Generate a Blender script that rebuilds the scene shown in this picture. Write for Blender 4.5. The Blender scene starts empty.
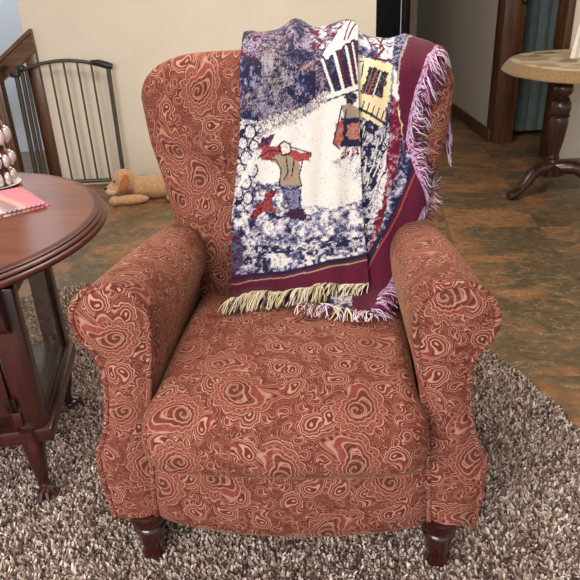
import bpy, bmesh, math, random
import numpy as np
from mathutils import Vector, Matrix

# ------------------------------------------------------------------ camera, world, lights, exposure
scene = bpy.context.scene
col = scene.collection
F_PX, CAM_H = 640.0, 1.22            # focal length in pixels of a 580 px frame, eye height
dn = Vector((60.0, -1300.0, -F_PX)).normalized()     # where straight down lies in camera space
upc = -dn
yc_ = (Vector((0, 0, -1)) - Vector((0, 0, -1)).dot(upc) * upc).normalized()
xc_ = yc_.cross(upc)
cd = bpy.data.cameras.new('camera')
cam = bpy.data.objects.new('camera', cd); col.objects.link(cam)
cam.matrix_world = Matrix.Translation((0, 0, CAM_H)) @ Matrix((xc_, yc_, upc)).to_4x4()
cd.sensor_width = 36.0; cd.sensor_fit = 'HORIZONTAL'
cd.lens = 36.0 * F_PX / 580.0
cd.clip_start = 0.05
scene.camera = cam

wd = bpy.data.worlds.new('world'); scene.world = wd; wd.use_nodes = True
wd.node_tree.nodes['Background'].inputs[0].default_value = (0.86, 0.93, 1.0, 1)
wd.node_tree.nodes['Background'].inputs[1].default_value = 1.0

def area(name, loc, target, sx, sy, power, color, spread=180):
    l = bpy.data.lights.new(name, 'AREA'); l.shape = 'RECTANGLE'; l.size = sx; l.size_y = sy
    l.energy = power; l.color = color; l.spread = math.radians(spread)
    o = bpy.data.objects.new(name, l); col.objects.link(o)
    o.location = loc
    o.rotation_euler = (Vector(target) - Vector(loc)).to_track_quat('-Z', 'Y').to_euler()
    return o
area('window_daylight', (-1.3, -1.2, 1.75), (-0.1, 1.6, 0.5), 1.9, 1.3, 85, (1.0, 0.96, 0.95))
area('ceiling_lamp', (0.15, 2.3, 2.4), (0.1, 2.2, 0), 0.7, 0.7, 38, (1.0, 0.91, 0.80))
area('stair_fill', (-2.1, 4.75, 2.3), (-2.0, 5.2, 0.6), 0.4, 0.4, 14, (0.95, 0.97, 1.0))  # added fill that brightens the pale blue stair wall, no lamp is seen there

scene.view_settings.view_transform = 'Standard'
scene.view_settings.look = 'None'
scene.view_settings.gamma = 1.0
scene.view_settings.use_curve_mapping = False
scene.view_settings.exposure = 0.16

# ------------------------------------------------------------------ helpers
def S(r, g, b):
    f = lambda c: (c / 255 / 12.92) if c / 255 <= 0.04045 else ((c / 255 + 0.055) / 1.055) ** 2.4
    return (f(r), f(g), f(b), 1.0)

def empty(name, loc, rz=0.0):
    o = bpy.data.objects.new(name, None); col.objects.link(o)
    o.location = loc; o.rotation_euler = (0, 0, rz); o.empty_display_size = 0.1
    return o

def tag(o, label=None, cat=None, group=None, kind=None):
    if label: o['label'] = label
    if cat: o['category'] = cat
    if group: o['group'] = group
    if kind: o['kind'] = kind
    return o

def mesh_obj(name, verts, faces, mat, parent=None, smooth=True, uv=None, cols=None):
    me = bpy.data.meshes.new(name)
    me.from_pydata([tuple(map(float, v)) for v in verts], [], [tuple(map(int, f)) for f in faces])
    if smooth: me.polygons.foreach_set('use_smooth', [True] * len(me.polygons))
    li = None
    if uv is not None:
        ul = me.uv_layers.new(name='UVMap')
        li = np.zeros(len(me.loops), int); me.loops.foreach_get('vertex_index', li)
        ul.data.foreach_set('uv', np.asarray(uv, float)[li].ravel())
    if cols is not None:
        ca = me.color_attributes.new('yarn', 'FLOAT_COLOR', 'POINT')
        ca.data.foreach_set('color', np.asarray(cols, float).ravel())
    me.materials.append(mat); me.update()
    o = bpy.data.objects.new(name, me); col.objects.link(o)
    if parent: o.parent = parent
    return o

class MB:
    """collects shapes for ONE mesh"""
    def __init__(s): s.v = []; s.f = []
    def add(s, v, f):
        n = len(s.v); s.v += [tuple(p) for p in v]; s.f += [tuple(n + i for i in q) for q in f]
    def box(s, a, b, bev=0.0, rz=0.0, piv=None):
        bm = bmesh.new(); bmesh.ops.create_cube(bm, size=1)
        c = [(a[i] + b[i]) / 2 for i in range(3)]; d = [abs(b[i] - a[i]) for i in range(3)]
        for v in bm.verts: v.co = Vector((v.co.x * d[0], v.co.y * d[1], v.co.z * d[2])) + Vector(c)
        if bev: bmesh.ops.bevel(bm, geom=bm.edges[:], offset=min(bev, min(d) * .45), segments=2, affect='EDGES', profile=.5)
        if rz:
            p = Vector(piv or c)
            bmesh.ops.rotate(bm, verts=bm.verts, cent=p, matrix=Matrix.Rotation(rz, 3, 'Z'))
        bm.verts.index_update()
        s.add([v.co[:] for v in bm.verts], [[v.index for v in f.verts] for f in bm.faces]); bm.free()
    def tube(s, pts, r, n=10, closed=False, flat=1.0, cap=True):
        P = [Vector(p) for p in pts]; m = len(P)
        R = r if hasattr(r, '__len__') else [r] * m
        vs = []; up = None
        for i, p in enumerate(P):
            t = (P[(i + 1) % m] - P[i - 1]) if closed else (P[min(i + 1, m - 1)] - P[max(i - 1, 0)])
            t.normalize()
            if up is None:
                up = Vector((0, 0, 1)) if abs(t.z) < .9 else Vector((1, 0, 0))
            a = t.cross(up).normalized(); b = a.cross(t).normalized(); up = b
            for k in range(n):
                w = 2 * math.pi * k / n
                vs.append(p + a * math.cos(w) * R[i] + b * math.sin(w) * R[i] * flat)
        fs = []
        for i in range(m if closed else m - 1):
            j = (i + 1) % m
            for k in range(n):
                k2 = (k + 1) % n
                fs.append((i * n + k, i * n + k2, j * n + k2, j * n + k))
        if not closed and cap:
            fs.append(tuple(range(n - 1, -1, -1))); fs.append(tuple((m - 1) * n + k for k in range(n)))
        s.add([v[:] for v in vs], fs)
    def lathe(s, prof, c=(0, 0, 0), n=32, axis=None, sq=0.0):
        vs = []; fs = []
        for (r, z) in prof:
            for k in range(n):
                w = 2 * math.pi * k / n
                vs.append((c[0] + r * math.cos(w), c[1] + r * math.sin(w), c[2] + z))
        for i in range(len(prof) - 1):
            for k in range(n):
                k2 = (k + 1) % n
                fs.append((i * n + k, i * n + k2, (i + 1) * n + k2, (i + 1) * n + k))
        fs.append(tuple(range(n - 1, -1, -1))); fs.append(tuple((len(prof) - 1) * n + k for k in range(n)))
        s.add(vs, fs)
    def ball(s, c, r, n=16, rot=None):
        bm = bmesh.new(); bmesh.ops.create_uvsphere(bm, u_segments=n, v_segments=n // 2 + 2, radius=1)
        R = r if hasattr(r, '__len__') else (r, r, r)
        for v in bm.verts:
            q = Vector((v.co.x * R[0], v.co.y * R[1], v.co.z * R[2]))
            if rot is not None: q = rot @ q
            v.co = q + Vector(c)
        bm.verts.index_update()
        s.add([v.co[:] for v in bm.verts], [[v.index for v in f.verts] for f in bm.faces]); bm.free()
    def build(s, name, mat, parent=None, smooth=True, sharp=35):
        o = mesh_obj(name, s.v, s.f, mat, parent, smooth)
        if smooth: o.data.set_sharp_from_angle(angle=math.radians(sharp))
        return o

def catmull(P, k=6, closed=False):
    P = [np.array(p, float) for p in P]; n = len(P); out = []
    for i in range(n if closed else n - 1):
        g = (lambda j: P[j % n]) if closed else (lambda j: P[min(max(j, 0), n - 1)])
        a, b, c, d = g(i - 1), g(i), g(i + 1), g(i + 2)
        for t in np.linspace(0, 1, k, endpoint=False):
            out.append(.5 * ((2 * b) + (-a + c) * t + (2 * a - 5 * b + 4 * c - d) * t * t + (-a + 3 * b - 3 * c + d) * t ** 3))
    if not closed: out.append(P[-1])
    return out

# ------------------------------------------------------------------ materials
class NG:
    def __init__(s, name):
        s.m = bpy.data.materials.new(name); s.m.use_nodes = True
        s.t = s.m.node_tree; s.b = s.t.nodes['Principled BSDF']
    def set(s, sock, v):
        if isinstance(v, bpy.types.NodeSocket): s.t.links.new(v, sock)
        else: sock.default_value = v
    def n(s, typ, **kw):
        nd = s.t.nodes.new(typ)
        for k, v in kw.items(): setattr(nd, k, v)
        return nd
    def m_(s, op, a, b=None, c=None, clamp=False):
        nd = s.n('ShaderNodeMath', operation=op, use_clamp=clamp)
        s.set(nd.inputs[0], a)
        if b is not None: s.set(nd.inputs[1], b)
        if c is not None: s.set(nd.inputs[2], c)
        return nd.outputs[0]
    def v_(s, op, a, b=None, scale=None):
        nd = s.n('ShaderNodeVectorMath', operation=op)
        s.set(nd.inputs[0], a)
        if b is not None: s.set(nd.inputs[1], b)
        if scale is not None: s.set(nd.inputs['Scale'], scale)
        return nd.outputs['Value'] if op in ('LENGTH', 'DOT_PRODUCT') else nd.outputs[0]
    def coord(s, kind='Object'): return s.n('ShaderNodeTexCoord').outputs[kind]
    def scale(s, v, x, y=None, z=None):
        return s.v_('MULTIPLY', v, (x, y if y is not None else x, z if z is not None else x))
    def noise(s, v, sc, det=3.0, rough=.5, dist=0.0, out='Fac'):
        nd = s.n('ShaderNodeTexNoise'); s.set(nd.inputs['Vector'], v)
        nd.inputs['Scale'].default_value = sc; nd.inputs['Detail'].default_value = det
        nd.inputs['Roughness'].default_value = rough; nd.inputs['Distortion'].default_value = dist
        return nd.outputs[out]
    def ramp(s, f, stops, interp='LINEAR'):
        nd = s.n('ShaderNodeValToRGB'); cr = nd.color_ramp; cr.interpolation = interp
        while len(cr.elements) < len(stops): cr.elements.new(.5)
        for e, (p, c) in zip(cr.elements, stops): e.position = p; e.color = c
        s.set(nd.inputs[0], f); return nd.outputs[0]
    def mix(s, f, a, b, mode='MIX'):
        nd = s.n('ShaderNodeMix', data_type='RGBA', blend_type=mode)
        s.set(nd.inputs[0], f); s.set(nd.inputs[6], a); s.set(nd.inputs[7], b); return nd.outputs[2]
    def bump(s, h, strength=.3, dist=.002):
        nd = s.n('ShaderNodeBump'); nd.inputs['Strength'].default_value = strength
        nd.inputs['Distance'].default_value = dist; s.set(nd.inputs['Height'], h)
        s.t.links.new(nd.outputs[0], s.b.inputs['Normal'])
    def fin(s, color=None, rough=None, **kw):
        if color is not None: s.set(s.b.inputs['Base Color'], color)
        if rough is not None: s.set(s.b.inputs['Roughness'], rough)
        for k, v in kw.items(): s.set(s.b.inputs[k.replace('_', ' ')], v)
        return s.m

def plain(name, c, rough=.5, var=.06, sc=30, **kw):
    g = NG(name); f = g.noise(g.coord(), sc, 3)
    dark = tuple(x * (1 - var * 2) for x in c[:3]) + (1,); lite = tuple(min(1, x * (1 + var * 2)) for x in c[:3]) + (1,)
    return g.fin(g.ramp(f, [(.3, dark), (.7, lite)]), rough, **kw)

def wood(name, c_dark, c_mid, c_lite, axis='X', rough=.3, sc=1.0, coat=.4):
    g = NG(name); v = g.coord()
    k = {'X': (1.2, 14, 14), 'Y': (14, 1.2, 14), 'Z': (14, 14, 1.2)}[axis]
    v2 = g.scale(v, *[q * sc for q in k])
    f = g.noise(v2, 2.2, 5, .6, .8)
    f2 = g.noise(g.scale(v, *[q * sc * 6 for q in k]), 3, 3)
    f = g.m_('ADD', f, g.m_('MULTIPLY', g.m_('SUBTRACT', f2, .5), .35))
    g.bump(f, .12, .001)
    return g.fin(g.ramp(f, [(.3, c_dark), (.5, c_mid), (.72, c_lite)]), rough, Coat_Weight=coat, Coat_Roughness=.12)

def paisley():
    g = NG('paisley_chenille')
    LINE = S(202, 154, 130); PALE = S(164, 106, 90); ROSE = S(128, 56, 58); TERRA = S(128, 68, 50)
    DARK = S(56, 20, 18); WINE = S(80, 28, 30); MID = S(106, 52, 40)
    uv = g.coord('UV')
    wob = g.noise(uv, 11, 2, .5, 0, 'Color')
    uvw = g.v_('ADD', uv, g.v_('SCALE', g.v_('SUBTRACT', wob, (.5, .5, .5)), scale=.03))
    def motif(vec, cell, swirl, scal, nsc, rad, seed, tail=1.15, rnd=.7):
        p = g.v_('ADD', g.scale(vec, 1 / cell, 1 / cell, 0), (seed, seed * 1.7, 0))
        vo = g.n('ShaderNodeTexVoronoi', voronoi_dimensions='2D', feature='F1')
        vo.inputs['Scale'].default_value = 1; vo.inputs['Randomness'].default_value = rnd
        g.set(vo.inputs['Vector'], p)
        loc = g.scale(g.v_('SUBTRACT', p, vo.outputs['Position']), 1 / rad, 1 / rad, 0)
        sx = g.n('ShaderNodeSeparateColor'); g.set(sx.inputs[0], vo.outputs['Color'])
        vr = g.n('ShaderNodeVectorRotate', rotation_type='Z_AXIS')
        g.set(vr.inputs['Vector'], loc); g.set(vr.inputs['Angle'], g.m_('MULTIPLY', sx.outputs[0], 6.283))
        # the bulb sits off centre; the tail bends away from it
        q0 = g.v_('ADD', vr.outputs[0], (0, .28, 0))
        r = g.v_('LENGTH', q0)
        q = g.n('ShaderNodeSeparateXYZ'); g.set(q.inputs[0], q0)
        sgn = g.m_('SIGN', g.m_('SUBTRACT', sx.outputs[2], .5))
        th0 = g.m_('ARCTAN2', g.m_('MULTIPLY', q.outputs[0], sgn), q.outputs[1])
        th = g.m_('WRAP', g.m_('ADD', th0, g.m_('MULTIPLY', r, swirl)), 3.14159, -3.14159)
        e = g.m_('DIVIDE', th, .50)
        lobe = g.m_('DIVIDE', tail, g.m_('MULTIPLY_ADD', e, e, 1.0))
        R = g.m_('ADD', lobe, .52)
        d = g.m_('DIVIDE', r, R)
        s_ = g.m_('ABSOLUTE', g.m_('SINE', g.m_('MULTIPLY', th0, nsc)))
        amp = g.m_('MULTIPLY', g.m_('MULTIPLY', d, d), scal)
        d = g.m_('SUBTRACT', d, g.m_('MULTIPLY', s_, amp))
        return d, sx.outputs[1], r, th0
    k = .625
    def sc_(st): return [(p * k, c) for p, c in st]
    d1, c1, r1, t1_ = motif(uvw, .138, 1.15, .16, 5.5, .50, 3.3, .85)
    big = g.ramp(g.m_('MULTIPLY', d1, k), sc_([(0, WINE), (.34, WINE), (.36, LINE), (.385, LINE), (.41, DARK), (.505, WINE), (.52, LINE), (.54, LINE), (.56, ROSE), (.67, ROSE), (.685, LINE), (.705, LINE),
        (.73, DARK), (.80, DARK), (.815, PALE), (.83, PALE), (.85, TERRA), (.935, TERRA), (.955, LINE), (.985, LINE), (1.0, DARK), (1.06, DARK)]))
    # curled heart of each big shape
    spi = g.m_('SINE', g.m_('ADD', t1_, g.m_('MULTIPLY', r1, 34)))
    heart = g.ramp(spi, [(.0, DARK), (.5, WINE), (.72, LINE), (.9, LINE), (1, TERRA)])
    big = g.mix(g.m_('LESS_THAN', d1, .35), big, heart)
    # middle-sized curls
    d2, c2, r2, t2_ = motif(uvw, .066, 1.6, .12, 4.0, .50, 7.1, .95)
    med = g.ramp(g.m_('MULTIPLY', d2, k), sc_([(0, LINE), (.10, LINE), (.15, WINE), (.34, WINE), (.38, LINE), (.46, LINE), (.50, DARK), (.60, ROSE), (.68, ROSE), (.70, PALE), (.76, LINE), (.80, DARK), (.88, DARK), (.91, LINE), (.98, LINE), (1.02, DARK)]))
    # tiny curls
    d3, c3, r3, t3_ = motif(uvw, .034, 1.8, .0, 4.0, .50, 11.7)
    sml = g.ramp(g.m_('MULTIPLY', d3, k), sc_([(0, PALE), (.2, WINE), (.42, ROSE), (.5, LINE), (.62, PALE), (.70, DARK), (.88, WINE), (.93, LINE), (1.02, PALE), (1.08, WINE)]))
    nz = g.noise(uvw, 20, 2.0, .45, 1.2)
    band = g.m_('ABSOLUTE', g.m_('SINE', g.m_('MULTIPLY', nz, 50)))
    bg = g.ramp(band, [(0, LINE), (.20, PALE), (.36, DARK), (.62, WINE), (1, MID)])
    c = g.mix(g.m_('LESS_THAN', d3, 1.06), bg, sml)
    c = g.mix(g.m_('MULTIPLY', g.m_('LESS_THAN', d2, 1.04), g.m_('LESS_THAN', c2, .75)), c, med)
    big_on = g.m_('MULTIPLY', g.m_('LESS_THAN', d1, 1.05), g.m_('LESS_THAN', c1, .86))
    big = g.mix(.22, big, c)
    c = g.mix(big_on, c, big)
    inn = g.m_('MULTIPLY', g.m_('MULTIPLY', g.m_('GREATER_THAN', d1, .73), g.m_('LESS_THAN', d1, .80)), big_on)
    beads = g.m_('GREATER_THAN', g.m_('SINE', g.m_('MULTIPLY', t1_, 34)), .25)
    c = g.mix(g.m_('MULTIPLY', inn, beads), c, PALE)
    gr = g.noise(g.coord(), 420, 2, .6)
    c = g.mix(g.m_('MULTIPLY', g.m_('SUBTRACT', 1.0, gr), .3), c, S(130, 58, 46))
    c = g.mix(.20, c, S(122, 70, 54))
    g.bump(g.m_('MULTIPLY', gr, .6), .4, .002)
    return g.fin(c, .85, Sheen_Weight=.22, Sheen_Roughness=.3, Sheen_Tint=S(250, 200, 160), Specular_IOR_Level=.15)

# ------------------------------------------------------------------ shapes shared by the armchair's back, seat and the blanket on it
BN = 4.0
def b_w(z):
    z = np.asarray(z, float)
    low = np.interp(z, [.25, .47, .62, .74, .84, .95], [.29, .30, .335, .362, .39, .405])
    q = np.clip((z - .94) / .11, 0, 1) ** 2.3
    return np.where(z > .94, .405 * (1 - q) ** (1 / 6.), low)
def b_d(z):
    z = np.asarray(z, float)
    return .115 * np.sqrt(np.clip(1 - np.clip((z - .94) / .11, 0, 1) ** 2.6, 0, 1)) + 1e-4
def b_yc(z): return .600 + .2 * (np.asarray(z, float) - .47)
def b_zt(x):
    a = np.clip(abs(x) / .405, 0, 1)
    return .94 + .11 * (1 - a ** 6.) ** (1 / 2.3)
def b_front(x, z, side=-1):
    u = np.clip(np.abs(x) / np.maximum(b_w(z), 1e-4), 0, 1)
    return b_yc(z) + side * b_d(z) * (1 - u ** BN) ** (1 / BN)
def seat_top(y): return .497 - .25 * (np.asarray(y, float) - .17) ** 2
def drape_path(x):
    """the line the blanket follows over seat, front, top and rear at one x; h = 0 at the seat's rear edge"""
    ys = np.linspace(.10, .425, 36)
    seat = np.c_[ys[:-1], seat_top(ys[:-1])]
    zt = float(b_zt(x))
    zz = np.r_[np.linspace(.585, zt - .06, 36), zt - .06 * (1 - np.sin(np.linspace(0, math.pi / 2, 22)[1:]))]
    fr = np.c_[b_front(x, zz), zz]
    bz = zz[::-1][1:]; bz = bz[bz > zt - .2]
    bk = np.c_[b_front(x, bz, 1), bz]
    a_, b_ = seat[-1], fr[0]
    seat = np.r_[seat, [a_ + (b_ - a_) * t for t in (.14, .28, .42, .56, .7, .85)]]    # the cloth bridges the crease
    P = np.r_[seat, fr, bk]
    # light smoothing at the crease and over the top
    for _ in range(6): P[1:-1] = (P[:-2] + 2 * P[1:-1] + P[2:]) / 4
    d = np.r_[0, np.cumsum(np.linalg.norm(np.diff(P, axis=0), axis=1))]
    h = d - d[len(seat)]
    T = np.gradient(P, h, axis=0); T /= np.linalg.norm(T, axis=1)[:, None]
    N = np.c_[-T[:, 1], T[:, 0]]             # outward: forward and up
    top = h[len(seat) + len(fr) - 1]
    return h, P, N, top
def drape(x, hq, off):
    h, P, N, top = drape_path(x)
    y = np.interp(hq, h, P[:, 0]); z = np.interp(hq, h, P[:, 1])
    ny = np.interp(hq, h, N[:, 0]); nz = np.interp(hq, h, N[:, 1])
    return np.c_[np.full(len(hq), x), y + ny * off, z + nz * off]
def gz(a, c, s): return np.exp(-((a - c) / s) ** 2)
def drape_off(x, h, layer):
    """how far the cloth stands off the chair: soft vertical folds, more on the crest"""
    _, _, _, top = drape_path(x)
    h = np.asarray(h, float)
    crest = gz(h, top + .01, .075)
    o = .019 + .004 * np.sin(x * 38 + h * 4) + .0025 * np.sin(x * 90 - h * 9)
    o = o + crest * (.020 + .010 * np.sin(x * 46 + 1.2)) * (gz(x, .03, .2))
    if layer == 0:                          # front panel: rolled right-hand edge
        o = o + .016 + .010 * gz(x, .105, .03) - .012 * gz(x, -.14, .02)
    return np.maximum(o, .014)

M = {}
M['paisley'] = paisley()
M['dark_wood'] = wood('dark_turned_wood', S(30, 10, 9), S(48, 16, 14), S(66, 24, 18), 'Z', .22)
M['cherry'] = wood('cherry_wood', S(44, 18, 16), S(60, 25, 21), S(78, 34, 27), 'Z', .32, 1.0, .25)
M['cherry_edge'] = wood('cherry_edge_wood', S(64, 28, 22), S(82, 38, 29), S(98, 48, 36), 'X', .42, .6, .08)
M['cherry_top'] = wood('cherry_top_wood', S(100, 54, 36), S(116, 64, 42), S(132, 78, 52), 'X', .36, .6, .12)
M['oak'] = wood('brown_trim_wood', S(58, 35, 19), S(86, 55, 32), S(110, 75, 46), 'Z', .4, .8, .1)
M['oak_x'] = wood('brown_trim_wood_level', S(66, 38, 20), S(98, 60, 34), S(124, 82, 48), 'X', .4, .8, .1)
M['walnut'] = wood('walnut_pedestal_wood', S(34, 18, 13), S(58, 33, 24), S(92, 56, 40), 'Z', .3)
M['metal'] = plain('bronze_gate_metal', S(92, 88, 82), .42, .05, Metallic=.5)
M['black_plastic'] = plain('black_plastic', S(26, 26, 30), .4)
M['brass_dark'] = plain('dark_hinge_metal', S(60, 45, 32), .4, Metallic=.8)
M['plush'] = plain('tan_plush', S(204, 160, 118), .95, .1, 60, Sheen_Weight=.5)
M['plush_lite'] = plain('pale_plush', S(230, 196, 160), .95, .06, 60, Sheen_Weight=.5)
M['black_eye'] = plain('glossy_black', S(14, 12, 12), .15)
M['cream_wall'] = plain('cream_wall_paint', S(230, 220, 202), .85, .012, 5)
M['blue_wall'] = plain('pale_blue_wall_paint', S(196, 208, 222), .85, .015, 5)
M['shaded_wall'] = plain('cream_wall_shaded', S(188, 180, 168), .85, .012, 5)  # cream wall paint in a darker copy, the hall's shade put into the colour
M['ceiling'] = plain('ceiling_paint', S(235, 230, 222), .9, .01, 5)
M['doorway_shade'] = plain('dark_doorway', S(22, 20, 20), .4)  # near-black colour for the shade inside the open doorway
M['white_plastic'] = plain('cream_plate', S(228, 220, 200), .4, .01)

def floor_mat():
    g = NG('slate_pattern_floor'); v = g.coord()
    r = g.n('ShaderNodeVectorRotate', rotation_type='Z_AXIS'); g.set(r.inputs['Vector'], v); r.inputs['Angle'].default_value = .12
    v = r.outputs[0]
    br = g.n('ShaderNodeTexBrick'); g.set(br.inputs['Vector'], v)
    br.offset = .0; br.inputs['Scale'].default_value = 1; br.inputs['Mortar Size'].default_value = .0022
    br.inputs['Brick Width'].default_value = .46; br.inputs['Row Height'].default_value = .46; br.inputs['Mortar Smooth'].default_value = .6
    br.inputs['Color1'].default_value = (0, 0, 0, 1); br.inputs['Color2'].default_value = (1, 1, 1, 1)
    v2 = g.v_('ADD', v, g.v_('SCALE', br.outputs['Color'], scale=1.7))
    st = g.noise(g.scale(v2, 1.0, 1.5, 1), 1.5, 9, .66, .5)
    st2 = g.noise(g.scale(v2, 2, 3.2, 1), 3.6, 6, .65, .5)
    c = g.ramp(st, [(.32, S(52, 46, 36)), (.41, S(100, 82, 56)), (.46, S(74, 74, 60)), (.50, S(118, 100, 72)), (.55, S(160, 104, 62)), (.60, S(192, 140, 96)), (.67, S(72, 52, 38))])
    c2 = g.ramp(st2, [(.32, S(46, 38, 29)), (.45, S(86, 80, 62)), (.56, S(112, 80, 52)), (.7, S(176, 140, 104))])
    c = g.mix(.30, c, c2)
    st3 = g.noise(g.scale(v2, 4, 7, 1), 5.5, 9, .74, .5)
    c = g.mix(.30, c, g.ramp(st3, [(.30, S(50, 44, 36)), (.46, S(104, 86, 62)), (.54, S(128, 112, 88)), (.60, S(176, 126, 84)), (.68, S(206, 176, 140)), (.76, S(90, 70, 52))]))
    vein = g.m_('ABSOLUTE', g.m_('SUBTRACT', g.noise(g.scale(v2, 1.6, 3, 1), 2.6, 6, .6, .4), .5))
    c = g.mix(g.m_('MULTIPLY', g.m_('LESS_THAN', vein, .006), .45), c, S(196, 164, 126))
    c = g.mix(g.m_('MULTIPLY', br.outputs['Fac'], .45), c, S(52, 42, 32))
    g.bump(g.m_('ADD', st2, g.m_('MULTIPLY', br.outputs['Fac'], -.6)), .25, .004)
    return g.fin(c, g.m_('MULTIPLY_ADD', st2, .25, .26), Specular_IOR_Level=.5)
M['floor'] = floor_mat()

def yarn_mat(name, bump=.5):
    g = NG(name)
    a = g.n('ShaderNodeAttribute', attribute_name='yarn').outputs['Color']
    g.bump(g.noise(g.coord(), 700, 2), bump, .001)
    return g.fin(a, .9, Sheen_Weight=.06, Specular_IOR_Level=.15)
M['yarn'] = yarn_mat('woven_cotton_yarn'); M['fringe'] = yarn_mat('cotton_fringe', .2)
M['pile'] = yarn_mat('rug_pile_yarn', 0)
M['rug_base'] = plain('rug_backing', S(112, 98, 88), .95, .2, 160)

# ------------------------------------------------------------------ setting
def slab(name, a, b, mat, bev=0.0):
    m = MB(); m.box(a, b, bev); o = m.build(name, mat, smooth=bool(bev)); tag(o, kind='structure'); return o
slab('floor', (-3.2, -2.2, -.06), (3.6, 8.4, 0), M['floor'])
slab('ceiling', (-3.2, -2.2, 2.5), (3.6, 8.4, 2.56), M['ceiling'])
YB = 4.25
slab('wall_back', (-1.56, YB, 0), (.605, YB + .14, 2.5), M['cream_wall'])
slab('wall_left', (-3.2, -2.2, 0), (-3.1, 8.4, 2.5), M['cream_wall'])
slab('wall_right', (3.5, -2.2, 0), (3.6, 8.4, 2.5), M['cream_wall'])
slab('wall_stair', (-3.1, 5.3, 0), (-.9, 5.4, 2.5), M['blue_wall'])
slab('wall_hall_left', (.465, YB + .14, 0), (.605, 7.9, 2.5), M['cream_wall'])
slab('wall_hall_right', (1.593, 4.873, 0), (1.70, 7.9, 2.5), M['shaded_wall'])
slab('wall_hall_end', (1.5, 7.9, 0), (1.75, 8.0, 2.5), M['cream_wall'])
slab('doorway_dark_1', (.55, 7.98, 0), (1.42, 8.03, 2.1), M['doorway_shade'])  # dark slab in place of the open doorway, its shade given as colour
slab('trim_1', (1.425, 7.86, 0), (1.505, 8.0, 2.1), M['oak'], .006)
slab('baseboard_hall', (1.575, 4.9, 0), (1.593, 7.9, .095), M['oak'], .004)
slab('trim_2', (1.590, 4.845, 0), (1.748, 5.02, 2.12), M['oak'], .01)
slab('wall_closet', (1.70, 5.75, 0), (3.5, 5.85, 2.5), M['shaded_wall'])
slab('wall_front_right', (1.855, 4.34, 0), (3.5, 4.48, 2.5), M['cream_wall'])
slab('trim_3', (1.815, 4.325, 0), (1.864, 4.49, 2.12), M['oak'], .008)
m = MB(); m.lathe([(.004, 0), (.022, .002), (.026, .02), (.018, .035), (.004, .038)], (0, 0, 0), 16)
kn = m.build('door_knob', M['black_plastic']); kn.rotation_euler = (math.pi / 2, 0, 0); kn.location = (1.722, 4.848, .995)
tag(kn, 'small dark round knob on the brown door casing left of the curtain', 'door knob')
# casing and sloping rail of the stair opening
slab('trim_4', (-1.575, YB - .03, 0), (-1.50, YB + .16, .90), M['oak'], .006)
def prism(name, poly, y0, y1, mat):
    n = len(poly); v = [(x, y0, z) for x, z in poly] + [(x, y1, z) for x, z in poly]
    f = [tuple(range(n)), tuple(range(2 * n - 1, n - 1, -1))] + [(i, i + n, (i + 1) % n + n, (i + 1) % n) for i in range(n)]
    return v, f
v, f = prism('t', [(-1.502, .975), (-1.50, .86), (-1.76, .69), (-2.3, .335), (-2.3, .43), (-1.79, .77)], YB - .04, YB + .05, None)
sr = empty('stair_rail', (-1.8, YB, 0)); tag(sr, 'sloping brown wooden stair rail board behind the metal gate', 'stair rail')
mb = MB(); mb.add([(x + 1.8, y - YB, z) for x, y, z in v], f); mb.build('rail_board', M['oak_x'], sr, False)
mb = MB(); v, f = prism('t', [(-1.505, .992), (-1.502, .968), (-1.79, .765), (-2.3, .425), (-2.3, .45), (-1.79, .79)], YB - .06, YB + .07, None)
mb.add([(x + 1.8, y - YB, z) for x, y, z in v], f); mb.build('rail_cap', M['oak_x'], sr, False)
np_ = empty('newel_post', (-1.745, 4.12, 0)); tag(np_, 'brown wooden post with a grey cap at the left edge behind the gate', 'post')
mb = MB(); mb.box((-.042, -.035, 0), (.042, .035, .775), .006); mb.box((-.022, -.041, .05), (.022, -.03, .70), .004); mb.build('post', M['oak'], np_)
mb = MB(); mb.box((-.055, -.048, .775), (.055, .048, .80), .005); mb.build('cap', M['metal'], np_)
mb = MB(); mb.box((-.04, -.006, -.06), (.04, 0, .06), .003); mb.box((-.008, -.012, -.015), (.008, 0, .015), .002)
pl = mb.build('wall_plate', M['white_plastic']); pl.location = (-2.20, 5.299, .87); tag(pl, 'cream switch plate on the pale blue wall', 'wall plate')

# ------------------------------------------------------------------ round rug
RC = (-.531, 1.297); RR = 1.354
rug = empty('round_rug', (RC[0], RC[1], 0)); tag(rug, 'round brown and cream flecked shag rug under the armchair', 'rug')
mb = MB(); mb.lathe([(RR - .01, 0.0005), (RR, .004), (RR - .004, .011), (RR - .02, .013), (.01, .013)], n=180); mb.build('backing', M['rug_base'], rug)
rng = np.random.default_rng(5)
sp = .0069
gx, gy = np.meshgrid(np.arange(-RR, RR, sp), np.arange(-RR, RR, sp))
gx = gx.ravel() + rng.normal(0, sp * .33, gx.size); gy = gy.ravel() + rng.normal(0, sp * .33, gy.size)
k = (gx ** 2 + gy ** 2 < (RR - .004) ** 2) & (gy + RC[1] > .55)
gx, gy = gx[k], gy[k]; n = len(gx)
a0 = rng.uniform(0, 6.28, n); hh = rng.uniform(.009, .0135, n); rr_ = rng.uniform(.0033, .0050, n)
lean = rng.normal(0, .0045, (n, 2))
V = np.zeros((n, 6, 3))
for j in range(3):
    a = a0 + j * 2.094
    V[:, j] = np.c_[gx + np.cos(a) * rr_, gy + np.sin(a) * rr_, np.full(n, .0115)]
    V[:, 3 + j] = np.c_[gx + lean[:, 0] + np.cos(a + .4) * rr_ * .55, gy + lean[:, 1] + np.sin(a + .4) * rr_ * .55, .0115 + hh]
base = np.arange(n)[:, None] * 6
F4 = np.concatenate([base + np.array([j, (j + 1) % 3, 3 + (j + 1) % 3, 3 + j]) for j in range(3)])
F3 = base + np.array([3, 4, 5])
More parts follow.
